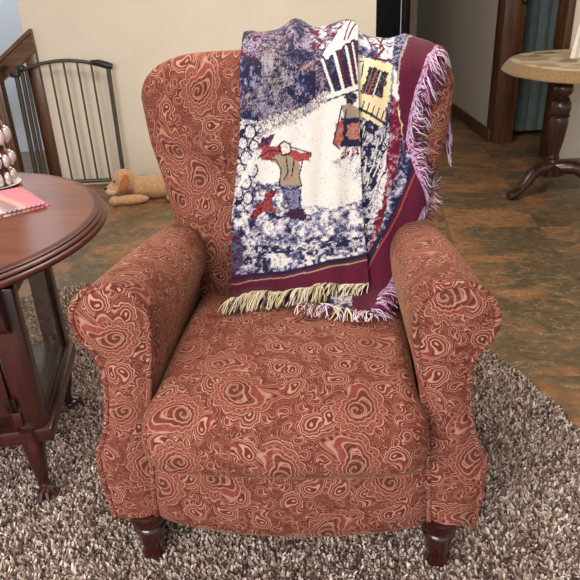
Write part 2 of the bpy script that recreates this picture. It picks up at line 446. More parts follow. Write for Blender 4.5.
pal = np.array([S(*c)[:3] for c in ((206, 188, 176), (236, 226, 216), (164, 142, 128), (122, 100, 88), (80, 64, 57), (184, 164, 150), (142, 118, 104))])
ci = rng.choice(7, n, p=[.2, .13, .18, .15, .12, .12, .10])
C = np.ones((n, 6, 4)); C[:, :, :3] = pal[ci][:, None]
mesh_obj('pile', V.reshape(-1, 3), [tuple(q) for q in F4] + [tuple(q) for q in F3], M['pile'], rug, False, cols=C.reshape(-1, 4))['kind'] = 'stuff'

# ------------------------------------------------------------------ armchair
CH0 = (-.022, 1.047, 0); CHR = math.radians(-5.1)
RUGZ = .016
chair = empty('armchair', CH0, CHR)
tag(chair, 'rust and rose paisley upholstered recliner armchair with rolled arms', 'armchair')
ARM = [(.300, .128), (.298, .19), (.292, .28), (.282, .40), (.268, .50), (.256, .58), (.250, .64), (.256, .674), (.275, .702), (.306, .716), (.340, .716),
       (.371, .701), (.392, .672), (.397, .642), (.389, .608), (.372, .585), (.358, .555), (.356, .51), (.361, .46), (.372, .40), (.388, .355), (.402, .325), (.404, .27), (.399, .19), (.395, .138)]
ARMC = [tuple(p) for p in catmull(ARM, 4)]
def arm(sx):
    n = len(ARMC); pc = np.array(ARMC)
    per = np.r_[0, np.cumsum(np.linalg.norm(np.diff(pc, axis=0), axis=1))]
    ys = np.r_[.0, .006, np.linspace(.02, .52, 26), np.linspace(.54, .66, 8)]
    V = []; UV = []
    for y in ys:
        t = max(y, 0) / .66
        q = pc.copy()
        tr = np.clip((q[:, 1] - .5) / .1, 0, 1)
        q[:, 1] -= tr * (.085 * t + .012 * t * t)                      # the roll falls a little to the back
        q[:, 0] += (-.026 * t) * np.clip((q[:, 0] - .3) / .1, 0, 1)
        puff = .006 * math.sin(min(1, t * 1.1) * math.pi)
        q[:, 0] += np.where(q[:, 0] < .30, -(puff * 1.2 + .006 * min(1, max(0, y) / .05)) * np.clip((q[:, 1] - .42) / .12, 0, 1), puff)
        if y == 0: q = q + (np.array([.327, .45]) - q) * .02
        if t > .88:                                                  # rounded rear end
            s = 1 - .25 * ((t - .88) / .12) ** 2
            q = (q - [.33, .40]) * [s, 1 - (1 - s) * .4] + [.33, .40]
        for i in range(n):
            V.append((sx * q[i, 0], y, q[i, 1])); UV.append((per[i] * 1.0 + (0 if sx > 0 else 1.37), y + .2))
    m = len(ys); Fc = []
    for j in range(m - 1):
        for i in range(n):
            i2 = (i + 1) % n
            f = (j * n + i, j * n + i2, (j + 1) * n + i2, (j + 1) * n + i)
            Fc.append(f if sx < 0 else f[::-1])
    Fc.append(tuple((m - 1) * n + i for i in range(n)))
    return mesh_obj('arm', V, Fc, M['paisley'], chair, True, UV)
def arm_panel(sx):
    pc = np.array(ARMC); n = len(pc); V = []; UV = []
    cen_pts = []
    # rings shrinking to a medial line so the panel puffs forward evenly
    med = np.array([(.33, np.clip(z, .17, .665)) for z in pc[:, 1]])
    med[:, 0] = np.interp(med[:, 1], [.15, .33, .46, .56, .665], [.349, .347, .318, .308, .328])
    ring = [0, .05, .15, .35, .65, 1]
    for r in ring:
        q = pc + (med - pc) * r
        for x, z in q:
            V.append((sx * x, -.004 - .016 * math.sin(min(1, r * 1.3) * math.pi / 2), z)); UV.append((x * sx + .9, z + .33))
    Fc = []
    for j in range(len(ring) - 1):
        for i in range(n):
            i2 = (i + 1) % n
            f = (j * n + i, j * n + i2, (j + 1) * n + i2, (j + 1) * n + i)
            Fc.append(f[::-1] if sx < 0 else f)
    o = mesh_obj('front_panel', V, Fc, M['paisley'], chair, True, UV)
    mb = MB(); mb.tube([(sx * x, -.006, z) for x, z in ARMC], .0062, 8)
    p = mb.build('piping', M['paisley'], o)
    uv = p.data.uv_layers.new(name='UVMap')
    for l in p.data.loops:
        c = p.data.vertices[l.vertex_index].co; uv.data[l.index].uv = (c.x + .2, c.z * 1.0)
    return o
for sx in (-1, 1): arm(sx); arm_panel(sx)

# seat cushion
def cushion():
    prof = catmull([(.50, .32), (.20, .32), (-.02, .325), (-.060, .330), (-.086, .350), (-.102, .380), (-.098, .428), (-.075, .466), (-.035, .487),
                    (.05, .495), (.17, .497), (.34, .489), (.50, .468), (.545, .44), (.555, .38), (.54, .33)], 6, True)
    pf = np.array(prof); n = len(pf)
    per = np.r_[0, np.cumsum(np.linalg.norm(np.diff(pf, axis=0), axis=1))]
    cen = np.stack([np.clip(pf[:, 0], -.03, .47), np.full(n, .385)], 1)
    W = .268
    xs = W * np.sin(np.linspace(-1, 1, 41) * math.pi / 2)
    xs = np.r_[xs]
    V = []; UV = []
    R = .055
    for x in xs:
        e = max(0, (abs(x) - (W - R)) / R); ins = R * (1 - math.sqrt(max(0, 1 - e * e)))
        d = cen - pf; L = np.linalg.norm(d, axis=1)[:, None]
        q = pf + d / np.maximum(L, 1e-6) * np.minimum(ins, L * .98)
        q[:, 1] += -.004 * math.cos(x * 30) * (pf[:, 1] > .45)
        # front bows forward in the middle; the cushion widens over the front
        q[:, 0] -= .014 * (1 - (x / W) ** 2) * (pf[:, 0] < .0)
        for i in range(n):
            V.append((x * (1 + .05 * math.exp(-((q[i, 0] + .06) / .06) ** 2)), q[i, 0], q[i, 1])); UV.append((x + 2.03, per[i]))
    m = len(xs); Fc = []
    for j in range(m - 1):
        for i in range(n):
            i2 = (i + 1) % n
            Fc.append((j * n + i, (j + 1) * n + i, (j + 1) * n + i2, j * n + i2))
    Fc.append(tuple(range(n))); Fc.append(tuple((m - 1) * n + i for i in reversed(range(n))))
    # the seam column: repeat first profile vertex would break the pattern only underneath
    return mesh_obj('seat_cushion', V, Fc, M['paisley'], chair, True, UV)
cushion()
# front rail (footrest face), bowed
V = []; UV = []; xs = np.linspace(-.292, .292, 33)
for x in xs:
    b = 1 - (x / .292) ** 2
    y = -.004 - .030 * b ** .8; zb = .136 - .019 * b ** .7
    ring = [(.06, .322), (y + .012, .322), (y + .002, .312), (y - .004, .24), (y - .004, .18), (y - .002, zb + .012), (y + .006, zb), (.06, zb + .004)]
    for yy, zz in ring: V.append((x, yy, zz)); UV.append((x + 2.6, zz + (yy if yy > .03 else 0) + .1))
k = 8; Fc = []
for j in range(32):
    for i in range(k):
        Fc.append((j * k + i, j * k + (i + 1) % k, (j + 1) * k + (i + 1) % k, (j + 1) * k + i))
Fc += [tuple(range(k - 1, -1, -1)), tuple(32 * k + i for i in range(k))]
mesh_obj('footrest_panel', V, Fc, M['paisley'], chair, True, UV)
mb = MB(); mb.box((-.292, .03, .14), (.292, .66, .285), .01); o = mb.build('seat_base', M['paisley'], chair)
uv = o.data.uv_layers.new(name='UVMap')
for l in o.data.loops:
    c = o.data.vertices[l.vertex_index].co; uv.data[l.index].uv = (c.x + c.y, c.z)

# backrest: stacked rounded sections
def backrest():
    zs = np.r_[np.linspace(.20, .44, 8), np.linspace(.46, .94, 70), .94 + .11 * np.sin(np.linspace(0, math.pi / 2, 26)[1:] * .995)]
    n = 132; V = []; UV = []
    th = np.linspace(0, 2 * math.pi, n, endpoint=False)
    # even-ish spacing along the flat front
    th = th + .0
    cx = np.sign(np.cos(th)) * np.abs(np.cos(th)) ** (2 / BN); sy = np.sign(np.sin(th)) * np.abs(np.sin(th)) ** (2 / BN)
    for z in zs:
        w, d, yc = float(b_w(z)), float(b_d(z)), float(b_yc(z))
        X = cx * w; Y = yc + sy * d
        fr = sy < 0
        dent = np.zeros(n)
        for bx, bz in ((-.19, .800), (.19, .800), (0, .800)):
            dent += .026 * np.exp(-(((X - bx) / .030) ** 2 + ((z - bz) / .026) ** 2))
            dent += .010 * np.exp(-((X - bx) / .012) ** 2) * math.exp(-((z - .93) / .09) ** 2)
        dent += .012 * np.exp(-((z - .800 - .012 * np.cos(X * 20)) / .016) ** 2) * (np.abs(X) < .37)
        dent -= .010 * np.exp(-((z - .89) / .05) ** 2) * np.abs(np.cos(X * 16)) ** .6
        dent -= .008 * np.exp(-((z - .66) / .09) ** 2)
        Y = Y + np.where(fr, dent * np.clip((.97 - np.abs(cx)) * 8, 0, 1), 0)
        yf = b_front(X, z)
        for i in range(n):
            V.append((X[i], Y[i], z))
            side = 0 if fr[i] and abs(cx[i]) < .93 else (Y[i] - yf[i])
            UV.append((X[i] + math.copysign(side, X[i]) + 5.31, z + .12))
    m = len(zs); Fc = []
    for j in range(m - 1):
        for i in range(n):
            i2 = (i + 1) % n
            Fc.append((j * n + i, j * n + i2, (j + 1) * n + i2, (j + 1) * n + i))
    Fc.append(tuple((m - 1) * n + i for i in range(n))); Fc.append(tuple(reversed(range(n))))
    o = mesh_obj('backrest', V, Fc, M['paisley'], chair, True, UV)
    for bx in (-.19, .19):
        mb = MB(); mb.ball((bx, float(b_front(bx, .8)) + .026, .8), (.011, .006, .011), 12)
        p = mb.build('tuft_button', M['paisley'], o)
        uvl = p.data.uv_layers.new(name='UVMap')
        for l in p.data.loops:
            c = p.data.vertices[l.vertex_index].co; uvl.data[l.index].uv = (c.x, c.z)
backrest()
# turned legs
legp = [(.020, RUGZ - .002), (.0265, RUGZ + .002), (.0275, RUGZ + .012), (.0235, .036), (.0245, .050), (.031, .085), (.0355, .103), (.0375, .108), (.036, .113), (.033, .116),
        (.036, .121), (.040, .128), (.042, .138), (.040, .15), (.03, .155)]
lm = None
for lx, ly in ((-.326, .012), (.326, .012), (-.31, .60), (.31, .60)):
    if lm is None:
        mb = MB(); mb.lathe([(r, z) for r, z in legp], n=28); o = mb.build('leg', M['dark_wood'], chair); lm = o
    else:
        o = lm.copy(); col.objects.link(o); o.parent = chair
    o.location = (lx, ly, 0)

# ------------------------------------------------------------------ the woven throw on the chair
PAINT_A = [('p',[(-.2577,.8271),(.2187,.8257),(.2054,-.3709),(-.2416,-.3394)],[('N',3),('SL',2),('LV',2),('CR',3)],.5),
('p',[(-.1835,.8271),(.2187,.8257),(.1672,.3912),(.0908,.3813),(.018,.3313),(-.0763,.3078),(-.1341,.2582),(-.1699,.2548)],[('N',8),('SL',2.4),('LV',1.2),('MA',1.6),('TN',.8)],.45),
('p',[(-.0572,.5043),(.0194,.4552),(.0072,.3967),(-.0584,.386),(-.0821,.4288)],[('LV',2),('TN',2.6),('SL',2),('N',4)],.35),
('p',[(-.1021,.4209),(-.0171,.3877),(.0182,.3559),(-.0757,.3197),(-.1096,.3482)],[('LV',2),('TN',2),('SL',2.5),('N',4)],.3),
('p',[(-.1378,.4998),(-.0864,.5791),(-.0735,.4485),(-.1143,.4321)],[('MA',3),('N',3),('LV',3)],.4),
('p',[(-.0193,.5105),(.066,.5484),(.0557,.444),(-.004,.4385)],[('N',5),('SL',2),('MA',1.5),('LV',2)],.4),
('p',[(.0346,.5713),(.146,.5607),(.0919,.4682),(.0483,.4681)],[('MA',3),('N',2),('LV',2),('CR',1)],.5),
('p',[(-.13,.4683),(-.0734,.4443),(-.0734,.4002),(-.1211,.3817)],[('N',8),('SL',2),('LV',1.2)],.5),
('p',[(.0014,.4209),(.0581,.4244),(.0623,.3863),(.0098,.3771)],[('N',8),('SL',2),('LV',1)],.5),
('p',[(-.0763,.3078),(.018,.3313),(.0908,.3813),(.1673,.3952),(.1753,.1121),(.0889,.1073),(.0137,.1157),(-.0225,.178),(-.0819,.1665),(-.1143,.2163),(-.1341,.2582)],[('CR',40),('LV',1)],.1),
('p',[(-.0934,.3124),(.0181,.3379),(.0967,.3846),(.0818,.3562),(.0079,.3122),(-.0775,.2861),(-.1217,.2482)],[('CR',5),('TN',2.5),('LV',1.5)],.2),
('p',[(-.139,.253),(-.1334,.2824),(-.0751,.3269),(.0182,.3491),(.0819,.3857),(.1015,.3763),(.0469,.3395),(-.0062,.3175),(-.0721,.2912),(-.108,.2482)],[('CR',3),('N',2.5),('TN',2),('LV',2)],.3),
('p',[(.0732,.4476),(.1602,.5026),(.1672,.3912),(.1028,.3763)],[('N',9),('BR',2),('SL',1)],.3),
('p',[(.1257,.4604),(.1621,.4802),(.1657,.3951),(.1387,.3915)],[('N',3),('MA',2)],.3),
('p',[(.0732,.4564),(.1417,.5513),(.166,.5571),(.1648,.4923),(.0821,.443)],[('CR',20),('LV',1)],.1),
('l',[(.0731,.4435),(.1015,.3763)],'CR',.006),
('l',[(.0794,.4433),(.1082,.3761)],'BR',.004),
('l',[(.1018,.4543),(.1254,.3797)],'CR',.007),
('l',[(.1302,.4651),(.1492,.3876)],'CR',.006),
('l',[(.1455,.4759),(.161,.3915)],'CR',.004),
('l',[(.111,.4562),(.1341,.3838)],'MA',.004),
('l',[(.0862,.3718),(.1656,.3924)],'CR',.008),
('l',[(.0818,.3633),(.1657,.3849)],'N',.003),
('l',[(.1259,.48),(.1469,.5584),(.1564,.5428),(.1353,.4843)],'MA',.004),
('p',[(-.1408,.3308),(-.0901,.3241),(-.0775,.2883),(-.1078,.2527),(-.0945,.1995),(-.1134,.13),(-.1336,.0464),(-.1805,-.0124),(-.1656,.2055)],[('N',4),('CR',4),('SL',2),('LV',2)],.6),
('p',[(-.0939,.2961),(-.0966,.2867),(-.1023,.2802),(-.1103,.2802),(-.1175,.2868),(-.1187,.2964),(-.1168,.3064),(-.1098,.3121),(-.1019,.3121),(-.095,.306)],[('LV',2),('CR',5),('SL',1)],.4),
('l',[(-.0922,.296),(-.0947,.2858),(-.1021,.2799),(-.1106,.2798),(-.1182,.2863),(-.1212,.2964),(-.1178,.3071),(-.11,.3129),(-.1015,.3125),(-.0942,.3066),(-.0922,.296)],'N',.0035),
('p',[(-.1141,.2702),(-.1172,.2616),(-.1222,.2562),(-.1299,.2561),(-.1347,.2617),(-.1374,.2703),(-.1341,.2791),(-.1288,.284),(-.1218,.2841),(-.1155,.279)],[('LV',2),('CR',5),('SL',1)],.4),
('l',[(-.1133,.2701),(-.1152,.2609),(-.1221,.2559),(-.1301,.2559),(-.1367,.261),(-.138,.2705),(-.1349,.2795),(-.1294,.2844),(-.1215,.2843),(-.1145,.2795),(-.1133,.2701)],'N',.0035),
('p',[(-.0865,.2624),(-.0896,.2538),(-.0943,.2483),(-.1016,.2485),(-.1062,.2544),(-.1087,.2631),(-.1059,.2718),(-.1002,.2762),(-.0939,.2761),(-.089,.2712)],[('LV',2),('CR',5),('SL',1)],.4),
('l',[(-.0859,.2624),(-.0887,.2531),(-.0941,.2481),(-.1019,.2481),(-.1069,.2539),(-.1098,.2631),(-.1063,.2718),(-.101,.2768),(-.0936,.2765),(-.0875,.2716),(-.0859,.2624)],'N',.0035),
('p',[(-.106,.2337),(-.1094,.2237),(-.1151,.2176),(-.1246,.217),(-.1303,.2238),(-.1333,.2336),(-.1299,.2439),(-.1224,.25),(-.1142,.25),(-.108,.2439)],[('LV',2),('CR',5),('SL',1)],.4),
('l',[(-.1051,.2337),(-.1076,.2236),(-.1148,.2165),(-.1252,.2164),(-.132,.2235),(-.1341,.2335),(-.1304,.2442),(-.1227,.2512),(-.1139,.251),(-.1063,.2442),(-.1051,.2337)],'N',.0035),
('p',[(-.1256,.2042),(-.1276,.1958),(-.1339,.1899),(-.1413,.1899),(-.1459,.1959),(-.1472,.2042),(-.1454,.2126),(-.1389,.2182),(-.1331,.2182),(-.1266,.2125)],[('LV',2),('CR',5),('SL',1)],.4),
('l',[(-.1237,.2041),(-.1264,.1955),(-.1338,.189),(-.1415,.1887),(-.1464,.1956),(-.1486,.2042),(-.1459,.2133),(-.1398,.2194),(-.1321,.2194),(-.1259,.2131),(-.1237,.2041)],'N',.0035),
('p',[(-.0924,.204),(-.0946,.194),(-.1019,.1879),(-.1098,.1881),(-.1153,.1947),(-.1179,.2041),(-.1144,.2147),(-.108,.2204),(-.1002,.2203),(-.0941,.2143)],[('LV',2),('CR',5),('SL',1)],.4),
('l',[(-.0904,.2039),(-.094,.1932),(-.1015,.1875),(-.1099,.1878),(-.1174,.1938),(-.1192,.2041),(-.116,.2155),(-.1088,.2212),(-.0993,.2211),(-.0934,.2151),(-.0904,.2039)],'N',.0035),
('p',[(-.1083,.1754),(-.1107,.1645),(-.1181,.1584),(-.1265,.1579),(-.1339,.1641),(-.1351,.1742),(-.1332,.1844),(-.1257,.1912),(-.1172,.1915),(-.1101,.1849)],[('LV',2),('CR',5),('SL',1)],.4),
('l',[(-.1065,.1754),(-.11,.1641),(-.1179,.1573),(-.127,.1567),(-.1344,.1637),(-.1375,.1742),(-.1338,.1844),(-.1259,.192),(-.1164,.1921),(-.1096,.1855),(-.1065,.1754)],'N',.0035),
('p',[(-.1335,.1486),(-.1358,.1401),(-.1419,.1349),(-.1485,.1354),(-.1536,.1404),(-.1544,.1498),(-.1524,.1591),(-.1465,.1637),(-.1406,.1637),(-.1346,.158)],[('LV',2),('CR',5),('SL',1)],.4),
('l',[(-.1317,.1489),(-.1343,.1398),(-.1417,.1339),(-.1491,.1346),(-.1541,.1401),(-.1557,.15),(-.1536,.1595),(-.1471,.1642),(-.1401,.1641),(-.134,.1586),(-.1317,.1489)],'N',.0035),
('p',[(-.1064,.1355),(-.1096,.1262),(-.1146,.1204),(-.122,.1201),(-.1287,.125),(-.13,.1343),(-.1268,.1435),(-.1214,.1486),(-.1139,.1491),(-.1086,.1439)],[('LV',2),('CR',5),('SL',1)],.4),
('l',[(-.1057,.1355),(-.1086,.1254),(-.1142,.1199),(-.1223,.1198),(-.1296,.1244),(-.1309,.1342),(-.1285,.1438),(-.1217,.1497),(-.1137,.15),(-.1072,.1441),(-.1057,.1355)],'N',.0035),
('p',[(-.1299,.104),(-.133,.0946),(-.1384,.0884),(-.1458,.0883),(-.1505,.0951),(-.1524,.1039),(-.1499,.1122),(-.1447,.1176),(-.1376,.1179),(-.1316,.1123)],[('LV',2),('CR',5),('SL',1)],.4),
('l',[(-.1285,.104),(-.1308,.0943),(-.1381,.0879),(-.146,.088),(-.1518,.0948),(-.1539,.1039),(-.1505,.1127),(-.145,.1191),(-.1374,.1187),(-.1302,.113),(-.1285,.104)],'N',.0035),
('p',[(-.142,.0721),(-.1453,.0635),(-.1502,.0577),(-.1573,.0587),(-.1621,.0641),(-.1631,.0734),(-.1614,.0832),(-.1554,.088),(-.1496,.0877),(-.144,.081)],[('LV',2),('CR',5),('SL',1)],.4),
('l',[(-.1415,.0723),(-.1438,.0633),(-.1502,.0564),(-.1577,.0574),(-.1626,.064),(-.165,.0735),(-.1619,.0838),(-.1558,.0883),(-.149,.088),(-.1425,.082),(-.1415,.0723)],'N',.0035),
('p',[(-.117,.0687),(-.1184,.0612),(-.124,.0561),(-.1301,.0558),(-.1347,.0598),(-.1373,.0676),(-.1343,.0756),(-.1297,.0802),(-.1225,.0805),(-.1179,.0762)],[('LV',2),('CR',5),('SL',1)],.4),
('l',[(-.1155,.0686),(-.1178,.0604),(-.1235,.0558),(-.1305,.0554),(-.1362,.0597),(-.1381,.0678),(-.1349,.0756),(-.1297,.0804),(-.1222,.0814),(-.1176,.0765),(-.1155,.0686)],'N',.0035),
('p',[(-.0775,.2807),(-.0448,.2922),(-.0636,.2519),(-.0896,.2283),(-.0934,.2525)],[('N',3),('MA',3),('SL',2)],.4),
('p',[(-.17,.1179),(-.0855,.0804),(-.0259,.09),(.0424,.0844),(.0982,.1021),(.178,.1296),(.1824,-.0526),(.0117,-.0843),(-.1772,-.1137)],[('N',3),('SL',2.6),('LV',2.6),('CR',2.4)],.5),
('p',[(-.0856,.0725),(.0625,.0963),(.1779,.1042),(.1781,.0536),(.0111,.02),(-.1175,.0)],[('CR',3),('LV',3),('SL',2.5),('N',1.2)],.5),
('p',[(-.1455,.005),(.011,-.0019),(.1783,.0296),(.1809,-.0121),(-.0142,-.0479),(-.1537,-.0633)],[('N',4),('SL',3),('CR',2.5),('LV',1)],.55),
('p',[(-.0861,-.0279),(.0873,-.0117),(.1782,.0005),(.1806,-.0361),(.0115,-.0677),(-.0856,-.0764)],[('CR',3),('LV',2),('SL',2),('N',2)],.6),
('p',[(-.1741,.0479),(-.1447,.0455),(-.1335,-.0467),(-.1674,-.0993)],[('MA',2),('N',3),('SL',3)],.4),
('p',[(-.0932,.2577),(-.0683,.264),(-.0225,.2605),(.0166,.2452),(.0458,.2444),(.0381,.2259),(.0058,.2196),(-.0341,.22),(-.0791,.228)],[('RD',6),('MA',2)],.4),
('p',[(-.1028,.2407),(-.0879,.257),(-.0781,.2521),(-.1053,.2044),(-.1442,.1548),(-.149,.1598)],[('CR',6),('LV',1)],.3),
('p',[(-.0541,.2321),(-.0337,.2418),(-.0093,.2364),(.0154,.2163),(.0126,.1828),(.019,.1631),(-.0108,.1526),(-.0416,.1637),(-.0322,.2033)],[('TN',12),('GR',1)],.3),
('p',[(-.0363,.1655),(.0141,.1629),(.0185,.138),(.0133,.0978),(-.0132,.0969),(-.0296,.1383)],[('SL',5),('LV',3),('N',1.5)],.3),
('p',[(-.0148,.1047),(.0137,.1078),(.0301,.0851),(.0177,.0757),(-.0138,.0798)],[('N',5),('MA',2)],.3),
('p',[(-.0328,.2681),(-.0177,.2724),(-.0059,.2602),(-.0104,.2438),(-.0285,.2441)],[('CR',8),('TN',2)],.2),
('l',[(-.0337,.2468),(-.0347,.2637),(-.0223,.2724),(-.0079,.2649),(-.006,.2461),(-.0161,.2395),(-.0305,.2397)],'N',.004),
('l',[(-.0698,.2322),(-.0442,.2277),(-.0322,.2033),(-.0382,.1637),(-.0108,.1526),(.019,.1631),(.0125,.1877),(.0227,.2262)],'N',.0032),
('l',[(-.0183,.2319),(-.0145,.1975),(-.0257,.1781)],'N',.0032),
('l',[(.0011,.2269),(-.0057,.1877)],'N',.0032),
('l',[(-.0306,.1583),(-.0126,.1123),(-.0025,.0876)],'N',.0032),
('l',[(.0173,.1578),(.0104,.1178),(.028,.0909),(.0425,.0876)],'N',.0032),
('l',[(-.0085,.2586),(.0412,.2431)],'N',.0032),
('l',[(-.0892,.2329),(-.0582,.2519),(-.0287,.247)],'N',.0032),
('p',[(-.1143,.0895),(-.0959,.1149),(-.0781,.126),(-.0726,.1482),(-.0542,.1531),(-.0465,.1459),(-.0578,.1331),(-.0557,.1127),(-.0413,.0956),(-.0696,.1003),(-.0897,.0935),(-.0998,.0794)],[('MA',6),('RD',4)],.3),
('p',[(.1265,.3677),(.1386,.3814),(.1537,.3772),(.1557,.3603),(.1437,.3521),(.1298,.355)],[('N',8),('TN',1)],.2),
('p',[(.1194,.351),(.1434,.3549),(.161,.3448),(.1625,.3125),(.1264,.314)],[('TN',8),('GR',2)],.3),
('p',[(.1177,.3238),(.1625,.3222),(.1658,.2561),(.1263,.2555),(.1098,.2579)],[('N',9),('BR',2)],.3),
('p',[(.1055,.3099),(.122,.319),(.1219,.2719),(.1096,.2526),(.0976,.2634)],[('RD',8),('TN',2)],.4),
('p',[(.134,.3088),(.1625,.3125),(.1657,.2756),(.1432,.2713),(.1295,.2806)],[('RD',5),('TN',4)],.3),
('p',[(.1241,.2555),(.1384,.2546),(.1307,.2236),(.1141,.2241)],[('MA',5),('CR',2)],.2),
('p',[(.1432,.2547),(.1611,.2539),(.1581,.2231),(.1415,.2255)],[('MA',5),('CR',2)],.2),
('l',[(.1194,.351),(.11,.3097),(.0978,.2651),(.1141,.2509)],'N',.0035),
('l',[(.1297,.3414),(.1248,.309)],'N',.0035),
('l',[(.161,.3448),(.1657,.3172)],'N',.0035),
('p',[(.0898,.2242),(.173,.235),(.175,.1492),(.1141,.1958)],[('CR',8),('LV',2),('SL',1)],.3),
('p',[(-.206,-.0898),(.0115,-.0677),(.1881,-.0314),(.2054,-.4109),(-.1971,-.3794)],[('MA',9),('N',2)],.1),
('l',[(-.1877,-.0971),(.0117,-.0707),(.1933,-.0282)],'N',.01),
('l',[(-.1867,-.1157),(.0117,-.0843),(.1933,-.0433)],'TN',.004),
('l',[(-.171,-.2329),(.016,-.2153),(.1907,-.1258)],'LI',.008)]
PAINT_B = [('p',[(.09,.8697),(.4707,.836),(.4689,-.5272),(.0876,-.4439)],[('N',3),('SL',2),('LV',1.5),('CR',2)],.5),
('p',[(.1296,.6413),(.2614,.6236),(.2461,.4452),(.1519,.4524)],[('CR',4),('LV',3),('SL',2),('N',1.5)],.6),
('l',[(.1974,.564),(.2237,.488),(.2022,.4522),(.2418,.4516)],'MA',.006),
('l',[(.2273,.5674),(.2139,.4842)],'MA',.005),
('l',[(.1728,.5761),(.1981,.4637)],'MA',.004),
('p',[(.1454,.4618),(.2417,.4403),(.2355,.3791),(.2177,.2962),(.1441,.3364)],[('YE',30),('CR',1)],.1),
('p',[(.1398,.4436),(.1738,.4484),(.1704,.4103),(.1584,.4191)],[('CR',8)],.1),
('l',[(.1452,.4435),(.1738,.4484),(.166,.4106)],'N',.003),
('p',[(.1871,.4339),(.2338,.4228),(.214,.364),(.1658,.3803)],[('BR',9),('N',3),('GR',2)],.1),
('l',[(.205,.4254),(.1821,.3759)],'RD',.004),
('l',[(.2141,.4219),(.1942,.3712)],'CR',.003),
('l',[(.1944,.4292),(.1748,.3782)],'GR',.002),
('p',[(.1441,.3364),(.2249,.296),(.2423,.2186),(.2296,.0827),(.1832,-.0479),(.1426,-.0454)],[('N',4),('SL',2),('CR',2.5),('LV',1.5)],.6),
('l',[(.1583,.3455),(.187,.331),(.2265,.3053)],'N',.006),
('l',[(.1659,.336),(.1734,.3605)],'N',.0028),
('l',[(.1779,.3307),(.1855,.3548)],'N',.0028),
('l',[(.1898,.3243),(.1975,.3484)],'N',.0028),
('l',[(.2021,.3198),(.2097,.3427)],'N',.0028),
('l',[(.2143,.3134),(.2219,.3361)],'N',.0028),
('l',[(.1806,.2955),(.1763,.2717),(.1633,.2506)],'N',.003),
('l',[(.1743,.3012),(.1702,.2776),(.1579,.2561)],'CR',.003),
('l',[(.232,.1753),(.2303,.1503),(.2149,.1281)],'N',.003),
('l',[(.1794,.2228),(.1743,.1983),(.1622,.1762)],'CR',.003),
('l',[(.1759,.2952),(.1702,.2717),(.1586,.2497)],'N',.003),
('l',[(.2333,.1698),(.2317,.1447),(.2158,.1237)],'CR',.003),
('l',[(.2222,.2783),(.2178,.2546),(.2057,.2332)],'N',.003),
('l',[(.2101,.1879),(.2096,.1634),(.1934,.1409)],'CR',.003),
('l',[(.2281,.2958),(.2258,.2721),(.2107,.2514)],'N',.003),
('l',[(.2136,.226),(.2068,.202),(.1962,.1802)],'CR',.003),
('l',[(.1979,.2962),(.1978,.2724),(.1816,.2522)],'N',.003),
('l',[(.2274,.2187),(.2224,.1941),(.2103,.1722)],'CR',.003),
('l',[(.2306,.2139),(.2302,.1894),(.214,.168)],'N',.003),
('l',[(.2263,.2244),(.2222,.2003),(.2097,.1797)],'CR',.003),
('l',[(.2073,.2393),(.2018,.2156),(.1903,.1936)],'N',.003),
('l',[(.1862,.1755),(.1788,.1509),(.1695,.1282)],'CR',.003),
('l',[(.1664,.2077),(.1617,.1835),(.1499,.1602)],'N',.003),
('l',[(.2025,.2323),(.1981,.2081),(.186,.1873)],'CR',.003),
('l',[(.2372,.2767),(.2331,.253),(.2202,.2321)],'N',.003),
('l',[(.1782,.2062),(.1736,.1817),(.1617,.1598)],'CR',.003),
('l',[(.19,.1861),(.1854,.1616),(.1729,.1399)],'N',.003),
('l',[(.2057,.1579),(.1984,.1333),(.1881,.1117)],'CR',.003),
('l',[(.1679,.2751),(.1661,.2508),(.1506,.2286)],'N',.003),
('l',[(.2089,.2718),(.2038,.2479),(.1912,.2271)],'CR',.003),
('l',[(.1766,.2359),(.1698,.2119),(.1591,.1892)],'N',.003),
('l',[(.2157,.1594),(.2153,.1345),(.1982,.1121)],'CR',.003),
('p',[(.258,.5821),(.2874,.5385),(.2654,.4451),(.2546,.3597),(.2724,.2403),(.2509,.29),(.236,.372),(.2418,.4516)],[('N',4),('SL',2),('LV',2)],.4),
('p',[(.2381,.3719),(.2579,.3641),(.2663,.265),(.2538,.1682),(.2296,.0827),(.2041,-.016),(.1781,-.0478),(.1987,.058),(.2229,.158),(.2344,.2675)],[('MA',7),('RD',2),('LV',2)],.5),
('p',[(.2459,.4311),(.2575,.4035),(.2547,.3555),(.2412,.374)],[('CR',6)],.1),
('p',[(.2551,.3481),(.2658,.3172),(.2773,.2643),(.2661,.2798)],[('YE',6)],.1),
('p',[(.2181,.1758),(.2335,.1945),(.2184,.1082),(.1941,.0582),(.1895,.0842)],[('CR',7),('LV',2),('RD',1)],.4),
('p',[(.2986,.5386),(.3722,.534),(.3608,.4695),(.3312,.3812),(.3025,.2912),(.2931,.215),(.2726,.2451),(.2606,.3319),(.2544,.4037),(.2656,.4509)],[('MA',9),('N',2)],.1),
('l',[(.2942,.5449),(.2604,.4473),(.2527,.3953)],'TN',.004),
('p',[(.2821,.2399),(.3643,.2582),(.3939,.0482),(.2067,-.3372),(.1361,-.3166),(.1473,-.1029),(.2141,.004)],[('MA',9),('N',2)],.1),
('l',[(.2954,.1999),(.2543,.1056),(.1782,-.0524)],'N',.012),
('l',[(.3031,.1842),(.2607,.0815),(.1828,-.0641)],'RD',.004),
('p',[(.2724,.2403),(.2928,.2198),(.2742,.1416),(.245,.0887),(.2143,.0273),(.2292,.108),(.2488,.1687)],[('N',4),('SL',3),('LV',2),('CR',1)],.5)]
